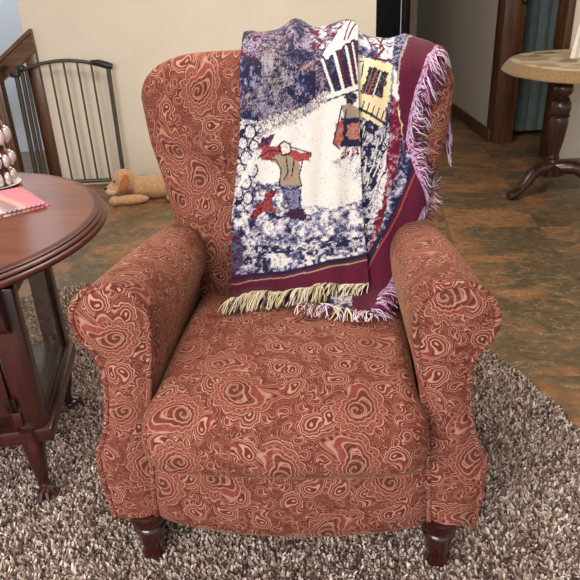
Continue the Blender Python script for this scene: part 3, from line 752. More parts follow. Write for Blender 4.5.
EDGES = {'A_left': [(-.1504,-.2096),(-.1653,-.099),(-.1676,-.0119),(-.1619,.0919),(-.1478,.1798),(-.1319,.3013),(-.127,.4128),(-.1306,.5691)],'A_right': [(.1841,-.1179),(.1805,-.0328),(.1703,.0877),(.1658,.1988),(.161,.3288),(.1582,.421),(.1608,.5204)],'B_right': [(.1857,-.2767),(.2443,-.1236),(.2896,-.0129),(.3498,.1126),(.3135,.1883),(.2895,.2636),(.2975,.3285),(.3099,.3805),(.3295,.4228),(.3709,.5173)]}

PALB = {'N': S(36, 36, 62), 'SL': S(92, 92, 124), 'LV': S(158, 150, 174), 'CR': S(222, 217, 208), 'MA': S(98, 26, 46), 'RD': S(160, 72, 68),
        'TN': S(158, 138, 114), 'YE': S(232, 212, 164), 'LI': S(196, 164, 194), 'BR': S(52, 34, 46), 'GR': S(124, 120, 110)}
XS = np.linspace(-.24, .46, 141); HS = np.linspace(-.30, .86, 400)
DT = np.zeros((141, 400, 4)); TOPS = np.zeros(141)
for i, x in enumerate(XS):
    h, Pp, Nn, top = drape_path(float(x)); TOPS[i] = top
    for c_, arr in enumerate((Pp[:, 0], Pp[:, 1], Nn[:, 0], Nn[:, 1])): DT[i, :, c_] = np.interp(HS, h, arr)
def drape_at(x, h, off):
    x = np.asarray(x, float); h = np.asarray(h, float)
    fx = np.clip((x - XS[0]) / (XS[1] - XS[0]), 0, 139.999); fh = np.clip((h - HS[0]) / (HS[1] - HS[0]), 0, 398.999)
    i = fx.astype(int); j = fh.astype(int); a = (fx - i)[..., None]; b = (fh - j)[..., None]
    q = DT[i, j] * (1 - a) * (1 - b) + DT[i + 1, j] * a * (1 - b) + DT[i, j + 1] * (1 - a) * b + DT[i + 1, j + 1] * a * b
    return np.stack([x, q[..., 0] + q[..., 2] * off, q[..., 1] + q[..., 3] * off], -1)
def off_at(x, h, layer):
    top = np.interp(x, XS, TOPS)
    crest = gz(h, top + .01, .075)
    o = .019 + .004 * np.sin(x * 38 + h * 4) + .0025 * np.sin(x * 90 - h * 9)
    o = o + crest * (.020 + .010 * np.sin(x * 46 + 1.2)) * gz(x, .03, .2)
    if layer == 0: o = o + .016 + .010 * gz(x, .105, .03) - .012 * gz(x, -.14, .02)
    return np.maximum(o, .014)
def lin(c): return np.array(c[:3])
def value_noise(x, y, f, seed):
    r = np.random.default_rng(seed).random((256, 256)); X = x * f + 100; Y = y * f + 100
    i = np.floor(X).astype(int); j = np.floor(Y).astype(int); a = X - i; b = Y - j; a = a * a * (3 - 2 * a); b = b * b * (3 - 2 * b)
    g = lambda p, q: r[p % 256, q % 256]
    return g(i, j) * (1 - a) * (1 - b) + g(i + 1, j) * a * (1 - b) + g(i, j + 1) * (1 - a) * b + g(i + 1, j + 1) * a * b
def inpoly(x, y, P):
    c = np.zeros(x.shape, bool); n = len(P)
    for i in range(n):
        x0, y0 = P[i]; x1, y1 = P[(i + 1) % n]
        if y0 == y1: continue
        k = ((y0 > y) != (y1 > y)) & (x < (x1 - x0) * (y - y0) / (y1 - y0) + x0)
        c ^= k
    return c
def weave(x, h, paint, seed):
    """picks a yarn for every stitch of the picture"""
    out = np.zeros(x.shape + (3,)); rg = np.random.default_rng(seed)
    white = rg.random(x.shape)
    for idx, it in enumerate(paint):
        if it[0] == 'p':
            k = inpoly(x + (value_noise(x, h, 160, 3) - .5) * .006, h + (value_noise(x, h, 160, 8) - .5) * .006, it[1])
            if not k.any(): continue
            xs, hs = x[k], h[k]
            s1 = value_noise(xs, hs * .8, 55, seed + idx * 7); s2 = value_noise(xs, hs, 150, seed + idx * 7 + 1)
            sm = it[3]
            t = (s1 * .5 + s2 * .5 - .5) * 2.2 * sm + (white[k] - .5) * (1 - sm) * .8 + .5
            t = np.argsort(np.argsort(t)) / max(1, len(t))
            w = np.array([q[1] for q in it[2]], float); w = np.cumsum(w / w.sum())
            ids = np.searchsorted(w, t, side='right').clip(0, len(w) - 1)
            pc = np.array([lin(PALB[q[0]]) for q in it[2]])
            out[k] = pc[ids]
        else:
            d = np.full(x.shape, 9.)
            for (ax, ay), (bx, by) in zip(it[1][:-1], it[1][1:]):
                L = (bx - ax) ** 2 + (by - ay) ** 2 + 1e-12
                t = np.clip(((x - ax) * (bx - ax) + (h - ay) * (by - ay)) / L, 0, 1)
                d = np.minimum(d, np.hypot(x - ax - t * (bx - ax), h - ay - t * (by - ay)))
            out[d < it[3] / 2] = lin(PALB[it[2]])
    return out
throw = empty('throw_blanket', CH0, CHR)
tag(throw, 'fringed woven picture throw in navy, cream and maroon draped over the armchair back', 'throw blanket')
def cloth(layer, hs, xl, xr, nx, paint, name):
    Hg = np.repeat(hs[:, None], nx, 1)
    s = np.linspace(0, 1, nx)[None]; Xg = xl[:, None] * (1 - s) + xr[:, None] * s
    # bottom corner rows keep their own h
    off = off_at(Xg, Hg, layer)
    fine = (value_noise(Xg, Hg, 14, 21) - .5) * .006
    P = drape_at(Xg, Hg, off + fine)
    C = np.ones(Xg.shape + (4,)); C[..., :3] = weave(Xg, Hg, paint, 11 + layer)
    ny = len(hs); n1 = nx * ny
    i, j = np.meshgrid(np.arange(nx - 1), np.arange(ny - 1)); a = (j * nx + i).ravel()
    Fc = np.stack([a, a + 1, a + nx + 1, a + nx], 1)
    # thickness: an inner skin and closed rims
    th = drape_at(Xg, Hg, off + fine - .004)
    V = np.concatenate([P.reshape(-1, 3), th.reshape(-1, 3)])
    C2 = np.concatenate([C.reshape(-1, 4), C.reshape(-1, 4)])
    Fb = Fc[:, ::-1] + n1
    rim = []
    bo = [r * nx for r in range(ny)]; ro = [r * nx + nx - 1 for r in range(ny)]
    for A_, s_ in ((bo, 1), (ro, -1)):
        for p, q in zip(A_[:-1], A_[1:]): rim.append((p, q, q + n1, p + n1)[::s_])
    for p in range(nx - 1):
        rim.append((p + 1, p, p + n1, p + 1 + n1)); q = p + (ny - 1) * nx; rim.append((q, q + 1, q + 1 + n1, q + n1))
    return mesh_obj(name, V, [tuple(q) for q in Fc] + [tuple(q) for q in Fb] + rim, M['yarn'], throw, True, cols=C2)
def edge_fn(name, hs):
    E = sorted(EDGES[name], key=lambda p: p[1]); return np.interp(hs, [p[1] for p in E], [p[0] for p in E])
st = .0021
HA0 = min(q[1] for q in EDGES['A_left']); HA1 = min(q[1] for q in EDGES['A_right']); HB = min(q[1] for q in EDGES['B_right'])
hA = np.arange(-.30, .80, st)
# front panel: the hem slopes, so rows run from the hem upward
def cloth_sheared(layer, h0l, h0r, hend, Lf, Rf, nx, paint, name):
    ny = int((hend - min(h0l, h0r)) / st)
    t = np.linspace(0, 1, ny)
    s = np.linspace(0, 1, nx)
    h0 = h0l * (1 - s) + h0r * s
    Hg = h0[None] + (hend - h0[None]) * t[:, None]
    Xg = Lf(Hg) * (1 - s[None]) + Rf(Hg) * s[None]
    return Xg, Hg
def cloth_g(layer, Xg, Hg, paint, name):
    ny, nx = Xg.shape; off = off_at(Xg, Hg, layer)
    fine = (value_noise(Xg, Hg, 14, 21) - .5) * .006
    P = drape_at(Xg, Hg, off + fine); th = drape_at(Xg, Hg, off + fine - .004)
    C = np.ones(Xg.shape + (4,)); C[..., :3] = weave(Xg, Hg, paint, 11 + layer)
    n1 = nx * ny
    i, j = np.meshgrid(np.arange(nx - 1), np.arange(ny - 1)); a = (j * nx + i).ravel()
    Fc = np.stack([a, a + 1, a + nx + 1, a + nx], 1); Fb = Fc[:, ::-1] + n1; rim = []
    for c_, s_ in ((0, 1), (nx - 1, -1)):
        for r in range(ny - 1):
            p = r * nx + c_; q = p + nx; rim.append((p, q, q + n1, p + n1)[::s_])
    for p in range(nx - 1):
        rim.append((p + 1, p, p + n1, p + 1 + n1)); q = p + (ny - 1) * nx; rim.append((q, q + 1, q + 1 + n1, q + n1))
    return mesh_obj(name, np.concatenate([P.reshape(-1, 3), th.reshape(-1, 3)]), [tuple(q) for q in Fc] + [tuple(q) for q in Fb] + rim,
                    M['yarn'], throw, True, cols=np.concatenate([C.reshape(-1, 4)] * 2))
X1, H1 = cloth_sheared(0, HA0, HA1, .80, lambda h: edge_fn('A_left', h), lambda h: edge_fn('A_right', h), 160, PAINT_A, 'a')
cloth_g(0, X1, H1, PAINT_A, 'front_fold')
X2, H2 = cloth_sheared(1, HB + .04, HB, .82, lambda h: np.full_like(h, .08), lambda h: edge_fn('B_right', h), 140, PAINT_B, 'b')
cloth_g(1, X2, H2, PAINT_B, 'side_fold')

def fringe(name, starts, dirs, lens, layer, palette, seed, spread=.25, wav=.004, rad=.0014):
    """loose twisted strands; starts and dirs live in the cloth's own (across, along) plane"""
    rg = random.Random(seed); V = []; Fc = []; C = []
    K = 6; Nn = 4
    X = []; Hh = []; O = []; meta = []
    for (x, h), (dx, dh), L in zip(starts, dirs, lens):
        an = rg.gauss(0, spread); ca, sa = math.cos(an), math.sin(an); ddx, ddh = dx * ca - dh * sa, dx * sa + dh * ca
        ph = rg.uniform(0, 6.28); L2 = L * rg.uniform(.75, 1.15); lift = rg.uniform(.003, .016)
        for k_ in range(K):
            t = k_ / (K - 1); w_ = math.sin(ph + t * 5) * wav * t
            X.append(x + ddx * L2 * t - ddh * w_); Hh.append(h + ddh * L2 * t + ddx * w_)
            O.append(float(off_at(np.array(x), np.array(h), layer)) * (1 - t) + .008 * t + lift * math.sin(t * math.pi) )
        for k_ in range(K):
            if X[k_ - K] > .408: X[k_ - K] = .408 + (X[k_ - K] - .408) * .25; Hh[k_ - K] -= .012 * k_ / K
        meta.append(S(*rg.choice(palette)))
    P = drape_at(np.array(X), np.array(Hh), np.array(O)).reshape(-1, K, 3)
    for s_i in range(len(P)):
        pts = [Vector(p) for p in P[s_i]]
        mb = MB(); mb.tube(pts, [rad * (1.25 - .5 * k_ / (K - 1)) for k_ in range(K)], Nn)
        b = len(V); V += mb.v; Fc += [tuple(b + i for i in f) for f in mb.f]; C += [meta[s_i]] * len(mb.v)
    o = mesh_obj(name, V, Fc, M['fringe'], throw, True, cols=C); o['kind'] = 'stuff'; return o
rg = random.Random(2)
cream_p = [(238, 226, 196), (246, 240, 226), (222, 204, 160), (196, 180, 150), (60, 50, 62), (236, 222, 180)]
lilac_p = [(204, 170, 200), (226, 206, 222), (150, 60, 96), (120, 36, 66), (214, 190, 214), (70, 50, 90), (240, 228, 236)]
n = 230; s_ = [(i + .5) / n for i in range(n)]
st_, di_, le_ = [], [], []
for s in s_:
    h = HA0 * (1 - s) + HA1 * s; xl = float(edge_fn('A_left', h)); xr = float(edge_fn('A_right', h))
    st_.append((xl * (1 - s) + xr * s, h + .003)); di_.append((-.45, -.89)); le_.append(.052)
fringe('hem_fringe', st_, di_, le_, 0, cream_p, 3, .22)
n = 600; st_, di_, le_ = [], [], []
for i in range(n):
    t = (i + .5) / n; h = HB + (.72 - HB) * t; x = float(edge_fn('B_right', h))
    dxdh = float(edge_fn('B_right', h + .006) - edge_fn('B_right', h - .006)) / .012
    nx_, nh_ = 1, -dxdh; q = math.hypot(nx_, nh_); nx_, nh_ = nx_ / q, nh_ / q
    di = (nx_ * .9, nh_ * .85 - (.45 if h < .45 else .1)); q = math.hypot(*di)
    st_.append((x - rg.uniform(0, .012), h)); di_.append((di[0] / q, di[1] / q)); le_.append(.048)
fringe('side_fringe', st_, di_, le_, 1, lilac_p, 5, .35, .006)
n = 110; st_, di_, le_ = [], [], []
for i in range(n):
    t = (i + .5) / n
    st_.append((.02 + .168 * t, HB + .05 - .045 * t)); di_.append((-.1, -.99)); le_.append(.04)
fringe('lower_fringe', st_, di_, le_, 1, cream_p + lilac_p, 8, .5, .008)
# hem heading: the pale woven strip beside the side fringe
hh_ = np.arange(-.2, .74, .004); xr_ = edge_fn('B_right', hh_)
Xg = np.stack([xr_ - .014 + .014 * q for q in np.linspace(0, 1, 6)], 1); Hg = np.repeat(hh_[:, None], 6, 1)
P = drape_at(Xg, Hg, off_at(Xg, Hg, 1) + .0035); nn = len(hh_)
C = np.ones((nn * 6, 4)); C[:, :3] = np.where(np.random.default_rng(1).random((nn * 6, 1)) < .75, lin(S(190, 158, 190)), lin(S(120, 50, 84)))
mesh_obj('fringe_heading', P.reshape(-1, 3), [(j * 6 + i, j * 6 + i + 1, j * 6 + i + 7, j * 6 + i + 6) for j in range(nn - 1) for i in range(5)], M['yarn'], throw, cols=C)

# ------------------------------------------------------------------ side table with the curio cabinet
TC = (-1.039, 1.626); TR = .54
tb = empty('curio_side_table', (TC[0], TC[1], 0)); tag(tb, 'round cherry wood side table with a glass sided cabinet on curved legs', 'side table')
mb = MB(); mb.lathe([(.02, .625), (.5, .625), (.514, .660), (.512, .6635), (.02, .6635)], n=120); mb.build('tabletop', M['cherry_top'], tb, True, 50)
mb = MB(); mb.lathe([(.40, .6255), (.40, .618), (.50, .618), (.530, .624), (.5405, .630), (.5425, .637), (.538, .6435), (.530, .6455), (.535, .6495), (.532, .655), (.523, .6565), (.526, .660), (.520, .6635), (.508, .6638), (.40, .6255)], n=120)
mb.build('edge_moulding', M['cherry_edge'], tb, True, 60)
def glass_mat():
    g = NG('cabinet_glass')
    return g.fin((.92, .95, .93, 1), .03, Transmission_Weight=.93, IOR=1.1, Specular_IOR_Level=.3)
M['glass'] = glass_mat()
TA = math.radians(8.4)
cb = empty('cabinet', (0, 0, 0)); cb.parent = tb
# cabinet frame in its own axes: front right corner near world (-.665, 1.30)
cb.location = (-.622 - TC[0], 1.30 - TC[1], 0); cb.rotation_euler = (0, 0, TA)
# cabinet axes: x to the right (0 at right side), y back
W_, D_ = .62, .40; Z0, Z1 = .235, .618
mb = MB()
for (x, y) in ((-.045, -.005), (-W_, -.005), (-.045, D_ - .04), (-W_, D_ - .04)):
    xa = x - .02 if x > -.3 else x
    mb.box((xa, y, Z0), (xa + .065, y + .045, Z1), .004)
mb.box((-W_, 0, Z0), (0, D_, Z0 + .018), .003)
mb.box((-W_, 0, Z1 - .045), (0, .02, Z1), .002); mb.box((-W_, D_ - .02, Z1 - .03), (0, D_, Z1), .002)
mb.box((-.02, 0, Z1 - .03), (0, D_, Z1), .002); mb.box((-W_, 0, Z1 - .03), (-W_ + .02, D_, Z1), .002)
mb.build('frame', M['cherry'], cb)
mb = MB(); mb.box((-W_ - .012, -.018, Z0 - .038), (.014, D_ + .014, Z0 + .004), .008); mb.build('base_moulding', M['cherry'], cb)
mb = MB(); mb.box((-.012, .04, Z0 + .018), (-.008, D_ - .04, Z1 - .03)); mb.build('side_glass', M['glass'], cb, False)
mb = MB(); mb.box((-W_ + .008, .04, Z0 + .018), (-W_ + .012, D_ - .04, Z1 - .03)); mb.build('side_glass', M['glass'], cb, False)
# door on the front: raised frame round a panel
dr = empty('door', (0, 0, 0)); dr.parent = cb
mb = MB(); mb.box((-.11, -.012, Z0 + .012), (-.068, .006, Z1 - .05), .004); mb.box((-W_ + .05, -.012, Z0 + .012), (-W_ + .09, .006, Z1 - .05), .004)
mb.box((-W_ + .05, -.012, Z0 + .012), (-.05, .006, Z0 + .055), .004); mb.box((-W_ + .05, -.012, Z1 - .095), (-.05, .006, Z1 - .05), .004)
mb.build('door_frame', M['cherry'], dr)
mb = MB(); mb.box((-W_ + .085, -.004, Z0 + .05), (-.085, .002, Z1 - .09), .002); mb.build('door_panel', M['cherry'], dr)
mb = MB(); mb.tube([(-.066, -.014, Z0 + .06), (-.066, -.014, Z0 + .10)], .004, 8); mb.box((-.080, -.0145, Z0 + .062), (-.054, -.012, Z0 + .098), .001); mb.build('hinge', M['brass_dark'], cb)
# scrolled brackets under the top at the front corners
def bracket(x0):
    prof = catmull([(0, .618), (-.085, .618), (-.082, .600), (-.055, .585), (-.045, .56), (-.035, .53), (-.014, .515), (0, .50)], 5)
    v = []; P_ = [(y, z) for y, z in prof]; n = len(P_)
    for xx in (x0, x0 + .03): v += [(xx, y, z) for y, z in P_]
    f = [tuple(range(n)), tuple(range(2 * n - 1, n - 1, -1))] + [(i, i + n, (i + 1) % n + n, (i + 1) % n) for i in range(n)]
    mb = MB(); mb.add(v, f); mb.build('bracket', M['cherry'], cb)
bracket(-.052); bracket(-W_ + .01)
def cabriole(x, y, ox, oy):
    pts = catmull([(0, 0, .235), (.006 * ox, .006 * oy, .20), (.016 * ox, .016 * oy, .165), (.010 * ox, .010 * oy, .11), (-.001 * ox, -.001 * oy, .075), (.004 * ox, .004 * oy, .050), (.020 * ox, .020 * oy, .034)], 4)
    rr = np.interp(np.linspace(0, 1, len(pts)), [0, .25, .5, .75, .9, 1], [.030, .028, .020, .0145, .0145, .018])
    mb = MB(); mb.tube(pts, rr, 12)
    mb.ball((.016 * ox, .016 * oy, .033), (.026, .024, .0125), 14)
    for a in (-.7, 0, .7):
        d = math.atan2(oy, ox) + a
        mb.tube([(.012 * ox, .012 * oy, .05), (.016 * ox + .022 * math.cos(d), .016 * oy + .022 * math.sin(d), .042), (.016 * ox + .033 * math.cos(d), .016 * oy + .033 * math.sin(d), .026)], [.006, .008, .006], 8)
    o = mb.build('leg', M['cherry'], tb)
    cs, sn = math.cos(TA), math.sin(TA)
    o.location = (cb.location.x + cs * x - sn * y, cb.location.y + sn * x + cs * y, 0); o.rotation_euler = (0, 0, TA)
for x, y, ox, oy in ((-.046, .005, .25, -.7), (-.040, D_ - .015, .5, .4), (-W_ + .015, 0, -.8, -.8), (-W_ + .015, D_ - .01, -.8, .5)): cabriole(x, y, ox, oy)

# pink folded napkins stacked on the table
def napkin_mat():
    g = NG('pink_woven_napkin'); uv = g.coord('UV')
    q = g.n('ShaderNodeSeparateXYZ'); g.set(q.inputs[0], uv)
    y = g.m_('ADD', q.outputs[1], g.m_('MULTIPLY', g.m_('SINE', g.m_('MULTIPLY', q.outputs[0], 5.0)), .04))
    c = g.ramp(y, [(0, S(196, 96, 114)), (.30, S(200, 100, 118)), (.31, S(150, 62, 82)), (.38, S(100, 76, 84)), (.41, S(206, 198, 192)), (.48, S(130, 116, 112)),
                   (.58, S(104, 96, 90)), (.60, S(176, 78, 98)), (.64, S(200, 160, 140)), (.70, S(204, 150, 136)), (.72, S(200, 100, 118)), (1, S(194, 94, 112))])
    ch = g.n('ShaderNodeTexChecker'); g.set(ch.inputs['Vector'], uv); ch.inputs['Scale'].default_value = 34
    c = g.mix(g.m_('MULTIPLY', ch.outputs['Fac'], .5), c, S(244, 206, 212))
    g.bump(ch.outputs['Fac'], .3, .001)
    return g.fin(c, .9)
M['napkin'] = napkin_mat()
def napkin(z, rz, dx, lab):
    V = []; UV = []; N1 = 17; S_ = .112
    for layer in (0, 1):
        for j in range(N1):
            for i in range(N1):
                u, v = i / (N1 - 1), j / (N1 - 1)
                x, y = (u - .5) * 2 * S_, (v - .5) * 2 * S_
                e = max(abs(u - .5), abs(v - .5)) * 2
                zz = z + (.0065 * (1 - max(0, e - .86) / .14 * .55) if layer else 0) + (.0012 * math.sin(u * 9 + v * 4) * e if layer else .0)
                V.append((x, y, zz)); UV.append((u, v))
    Fc = []; n = N1 * N1
    for j in range(N1 - 1):
        for i in range(N1 - 1):
            a = j * N1 + i; Fc.append((a + n, a + 1 + n, a + N1 + 1 + n, a + N1 + n)); Fc.append((a + N1, a + N1 + 1, a + 1, a))
    ring = [i for i in range(N1)] + [j * N1 + N1 - 1 for j in range(1, N1)] + [(N1 - 1) * N1 + i for i in range(N1 - 2, -1, -1)] + [j * N1 for j in range(N1 - 2, 0, -1)]
    for a, b in zip(ring, ring[1:] + ring[:1]): Fc.append((a, b, b + n, a + n))
    o = mesh_obj('folded_napkin', V, Fc, M['napkin'], None, False, UV)
    o.location = (-.828 + dx, 1.755, .6635); o.rotation_euler = (0, 0, rz)
    tag(o, lab, 'napkin', 'pink napkins stacked on the side table'); return o
napkin(0, -.86, .004, 'pink folded napkin at the bottom of the stack on the side table')
napkin(.0085, -.92, 0, 'pink napkin with grey and white pattern, topmost of the side table stack')

# ribbed candle holder of pale and wine glass beads
ch_ = empty('beaded_candle_holder', (-.905, 1.965, .6635)); tag(ch_, 'tiered candle holder of silver and wine coloured beads on a white saucer', 'candle holder')
M['pearl'] = plain('silver_bead', S(214, 200, 196), .2, .05, 40, Metallic=.35, Coat_Weight=.6)
M['wine_glass'] = plain('wine_glass_body', S(84, 34, 40), .15, .1, 40, Coat_Weight=.8)
M['china'] = plain('white_saucer', S(228, 222, 218), .25, .01)
mb = MB(); mb.lathe([(.02, 0), (.05, .001), (.074, .008), (.076, .010), (.05, .006), (.02, .005)], n=40); mb.build('saucer', M['china'], ch_)
mb = MB(); mb.lathe([(.03, .005), (.052, .010), (.056, .040), (.048, .055), (.062, .068), (.062, .100), (.050, .115), (.052, .128), (.064, .136), (.062, .172), (.058, .195), (.048, .22), (.040, .26), (.046, .28), (.05, .30), (.044, .302)], n=40); mb.build('body', M['wine_glass'], ch_)
def beads(z, r, n, rb, hb):
    first = None
    for k in range(n):
        a = 2 * math.pi * k / n
        if first is None:
            mb = MB(); mb.ball((0, 0, 0), (rb, rb, hb), 12); o = mb.build('bead', M['pearl'], ch_); first = o
        else: o = first.copy(); col.objects.link(o); o.parent = ch_
        o.location = (r * math.cos(a), r * math.sin(a), z)
beads(.030, .057, 14, .0105, .020); beads(.085, .064, 15, .0115, .020); beads(.156, .065, 15, .0115, .024); beads(.235, .045, 11, .0100, .020)

# ------------------------------------------------------------------ metal safety gate
GY = 4.16
gate = empty('safety_gate', (-1.4, GY, 0)); tag(gate, 'bronze metal safety gate with an arched top rail standing before the cream wall', 'gate')
def gp(x, z, dy=0): return (x + 1.4, dy, z)
ARC = [(-1.631, .743), (-1.564, .769), (-1.465, .795), (-1.328, .808), (-1.22, .799), (-1.131, .780), (-1.052, .758)]
mb = MB(); mb.tube([gp(*p) for p in catmull(ARC, 4)], .014, 10, flat=.8); mb.build('top_rail', M['metal'], gate)
mb = MB(); mb.tube([gp(-1.63, .05), gp(-1.07, .05)], .013, 10); mb.build('bottom_rail', M['metal'], gate)
mb = MB(); mb.tube([gp(-1.055, .765), gp(-1.066, .004)], .0175, 10, flat=.8); mb.build('latch_post', M['metal'], gate)
top = lambda x: float(np.interp(x, [p[0] for p in ARC], [p[1] for p in ARC]))
for x in (-1.408, -1.323, -1.240, -1.156):
    mb = MB(); mb.tube([gp(x, top(x)), gp(x, .05)], .0066, 8); mb.build('bar', M['metal'], gate)
for x, r in ((-1.625, .017), (-1.588, .015), (-1.560, .011)):
    mb = MB(); mb.tube([gp(x, top(x) - .01, .0), gp(x - .015, .004, .0)], r, 8, flat=.9); mb.build('hinge_post', M['metal'], gate)
mb = MB(); mb.tube([gp(-1.155, .790, 0), gp(-1.11, .785, 0), gp(-1.06, .768, 0), gp(-1.028, .760, 0)], [.014, .021, .022, .017], 10); mb.build('latch_handle', M['black_plastic'], gate)
mb = MB(); mb.box(gp(-1.655, .725, -.03), gp(-1.60, .755, .03), .008); mb.box(gp(-1.61, .755, -.02), gp(-1.565, .79, .02), .008); mb.build('hinge_cap', M['black_plastic'], gate)

# ------------------------------------------------------------------ plush dog
dog = empty('plush_dog', (-.945, 3.86, 0)); dog.scale = (.92, .92, .92); tag(dog, 'tan plush toy dog lying on the floor between the gate and the armchair', 'plush toy')
def plush(name, balls, mat, voxel=.008):
    mb = MB()
    for c, r, rz in balls: mb.ball(c, r, 20, Matrix.Rotation(rz, 3, 'Z'))
    o = mb.build(name, mat, dog)
    rm = o.modifiers.new('r', 'REMESH'); rm.mode = 'VOXEL'; rm.voxel_size = voxel; rm.use_smooth_shade = True
    sm = o.modifiers.new('s', 'SMOOTH'); sm.factor = .8; sm.iterations = 4
    return o
plush('body', [((.15, .03, .080), (.15, .085, .078), 0), ((.28, .03, .075), (.11, .09, .074), 0), ((.05, .02, .08), (.07, .07, .075), 0), ((-.045, -.01, .140), (.082, .076, .078), 0),
               ((-.118, -.05, .095), (.048, .044, .040), .4), ((.0, -.1, .034), (.125, .038, .033), .12), ((-.10, -.115, .034), (.042, .040, .032), 0), ((.0, .11, .030), (.10, .033, .028), -.1),
               ((.32, -.085, .034), (.09, .037, .034), .1), ((.40, .03, .05), (.06, .014, .014), .3)], M['plush'])
brown = plain('brown_plush', S(190, 122, 74), .95, .08, 60)
for sy in (-1, 1):
    mb = MB(); mb.ball((-.038 - .01 * sy, -.01 + .074 * sy, .145), (.026, .011, .062), 14, Matrix.Rotation(.35, 3, 'Y')); mb.build('ear', brown, dog)
mb = MB(); mb.ball((-.124, -.055, .088), (.046, .043, .033), 14, Matrix.Rotation(.4, 3, 'Z')); mb.build('muzzle', M['plush_lite'], dog)
mb = MB(); mb.ball((-.160, -.075, .108), (.011, .013, .009), 10); mb.build('nose', M['black_eye'], dog)
for x, y in ((-.098, -.064), (-.112, .008)):
    mb = MB(); mb.ball((x, y, .150), (.008, .008, .008), 10); mb.build('eye', M['black_eye'], dog)

# ------------------------------------------------------------------ pedestal table with its cloth
PT = (1.578, 3.68)
pt = empty('pedestal_table', (PT[0], PT[1], 0)); tag(pt, 'dark walnut table on a turned pedestal with scrolled feet', 'table')
def oval(cx, cy, ax, ay, n=72, p=2.1):
    r = []
    for k in range(n):
        a = 2 * math.pi * k / n; c, s = math.cos(a), math.sin(a)
        r.append((cx + ax * math.copysign(abs(c) ** (2 / p), c), cy + ay * math.copysign(abs(s) ** (2 / p), s)))
    return r
OC = (1.775, 3.73); OA = (.455, .50)
def oval_slab(rings, name, mat, parent, org, uv=False):
    V = []; n = 72; UV = []
    for (g, z) in rings:
        for x, y in oval(OC[0], OC[1], OA[0] + g, OA[1] + g, n): V.append((x - org[0], y - org[1], z)); UV.append((x, y))
    Fc = []
    for j in range(len(rings) - 1):
        for i in range(n): Fc.append((j * n + i, j * n + (i + 1) % n, (j + 1) * n + (i + 1) % n, (j + 1) * n + i))
    Fc.append(tuple(reversed(range(n)))); Fc.append(tuple((len(rings) - 1) * n + i for i in range(n)))
    o = mesh_obj(name, V, Fc, mat, parent, True, UV); o.data.set_sharp_from_angle(angle=.7); return o
oval_slab([(-.04, .700), (0, .702), (.003, .712), (0, .724), (-.02, .725)], 'tabletop', M['walnut'], pt, PT)
pp = [(.075, .10), (.080, .13), (.055, .15), (.030, .165), (.024, .185), (.034, .192), (.036, .202), (.028, .212), (.030, .225), (.042, .29), (.052, .36), (.056, .41), (.052, .43),
      (.058, .436), (.059, .444), (.052, .450), (.060, .475), (.058, .51), (.044, .535), (.034, .545), (.046, .555), (.058, .578), (.056, .605), (.040, .625), (.032, .635), (.034, .66), (.06, .70)]
mb = MB(); mb.lathe(pp, n=36); mb.build('pedestal', M['walnut'], pt)
for a in (209, 335, 75):
    t = math.radians(a); c, s = math.cos(t), math.sin(t)
    L = .34
    P_ = catmull([(0.02, 0, .135), (.09, 0, .145), (.15, 0, .135), (.23, 0, .065), (.29, 0, .034), (L, 0, .030)], 5)
    rr = np.interp(np.linspace(0, 1, len(P_)), [0, .3, .7, .9, 1], [.042, .040, .028, .028, .020])
    mb = MB(); mb.tube([(p[0] * c, p[0] * s, p[2]) for p in P_], rr, 12); mb.build('foot', M['walnut'], pt)
def cloth_mat():
    g = NG('tapestry_tablecloth'); uv = g.coord('UV')
    vo = g.n('ShaderNodeTexVoronoi', voronoi_dimensions='2D'); g.set(vo.inputs['Vector'], uv); vo.inputs['Scale'].default_value = 13
    sx = g.n('ShaderNodeSeparateColor'); g.set(sx.inputs[0], vo.outputs['Color'])
    c = g.ramp(sx.outputs[0], [(0, S(226, 212, 186)), (.3, S(206, 164, 126)), (.5, S(150, 146, 128)), (.66, S(232, 222, 200)), (.8, S(104, 70, 58)), (.9, S(196, 180, 150))], 'CONSTANT')
    nz = g.noise(uv, 22, 3, .6, 1); c = g.mix(g.m_('MULTIPLY', nz, .75), c, S(190, 170, 140))
    g.bump(g.noise(uv, 260, 2), .3, .001)
    return g.fin(c, .9)
M['cloth_top'] = cloth_mat(); M['cloth_hem'] = plain('tan_cloth_hem', S(150, 122, 84), .95, .12, 90, Sheen_Weight=.3)
tc = empty('tablecloth', (OC[0], OC[1], .7)); tag(tc, 'cream and tan patterned tablecloth with a plain tan hem on the pedestal table', 'tablecloth')
oval_slab([(.004, .7262 - .7), (.004, .729 - .7), (-.004, .7312 - .7), (-.06, .7312 - .7)], 'top_cloth', M['cloth_top'], tc, OC)
V = []; n = 144
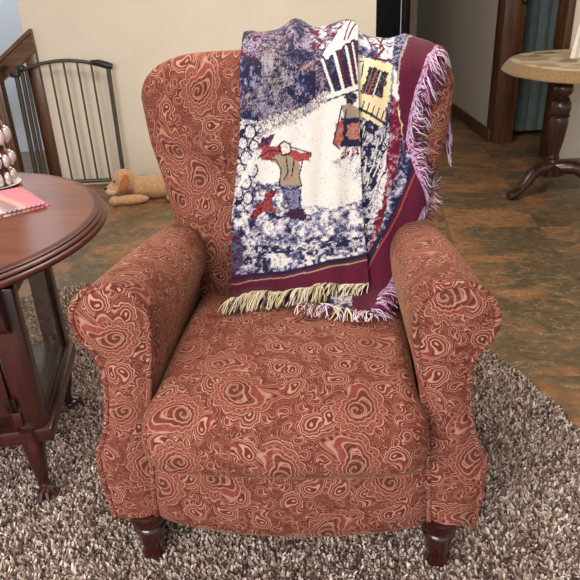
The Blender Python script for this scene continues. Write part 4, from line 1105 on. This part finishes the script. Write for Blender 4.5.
for g_, z in ((.004, .7285), (.014, .722), (.028, .705), (.042, .682), (.046, .672), (.042, .672), (.024, .705), (.006, .724)):
    for k_, (x, y) in enumerate(oval(OC[0], OC[1], OA[0] + g_, OA[1] + g_, n)):
        w_ = .006 * math.sin(k_ * .52) * max(0, (.725 - z) / .06)
        V.append((x - OC[0] + w_ * (x - OC[0]), y - OC[1] + w_ * (y - OC[1]), z - .7))
Fc = [(j * n + i, (j + 1) * n + i, (j + 1) * n + (i + 1) % n, j * n + (i + 1) % n) for j in range(7) for i in range(n)]
mesh_obj('hem', V, Fc, M['cloth_hem'], tc, True)
# upright folded white napkin on the table
mb = MB(); mb.add([(-.012, 0, 0), (.05, .03, 0), (.10, -.03, 0), (.035, 0, .30), (.075, .012, .24), (.012, -.012, 0.0), (.05, .018, 0), (.09, -.04, 0)],
                  [(0, 1, 3), (1, 4, 3), (1, 2, 4), (5, 3, 6), (6, 3, 4), (6, 4, 7), (0, 3, 5), (2, 7, 4), (0, 5, 6, 1), (1, 6, 7, 2)])
fn = mb.build('standing_napkin', plain('white_linen', S(244, 238, 226), .8, .01), None, False); fn.location = (1.655, 3.80, .7315)
tag(fn, 'white folded napkin standing in a point on the patterned tablecloth', 'napkin')

# ------------------------------------------------------------------ pleated curtain in the doorway
g = NG('grey_green_curtain'); c = g.noise(g.scale(g.coord(), 30, 30, 3), 4, 3)
M['curtain'] = g.fin(g.ramp(c, [(.3, S(84, 100, 100)), (.7, S(112, 128, 126))]), .8, Sheen_Weight=.2)
V = []; xs = np.arange(1.757, 2.95, .0075); zz = [.035, .5, 1.2, 2.1]
pitch = .088
for z in zz:
    for x in xs:
        t = ((x - 1.757) / pitch) % 1
        V.append((x, 5.10 - .030 * (abs(math.sin(math.pi * t)) ** .55), z))
n = len(xs); off_ = len(V)
V += [(v[0], v[1] + .004, v[2]) for v in V]
Fc = []
for j in range(3):
    for i in range(n - 1):
        a = j * n + i; Fc.append((a, a + 1, a + n + 1, a + n)); Fc.append((a + off_, a + n + off_, a + n + 1 + off_, a + 1 + off_))
cu = mesh_obj('pleated_curtain', V, Fc, M['curtain'], None, True)
tag(cu, 'grey green pleated curtain closing the doorway behind the table', 'curtain')
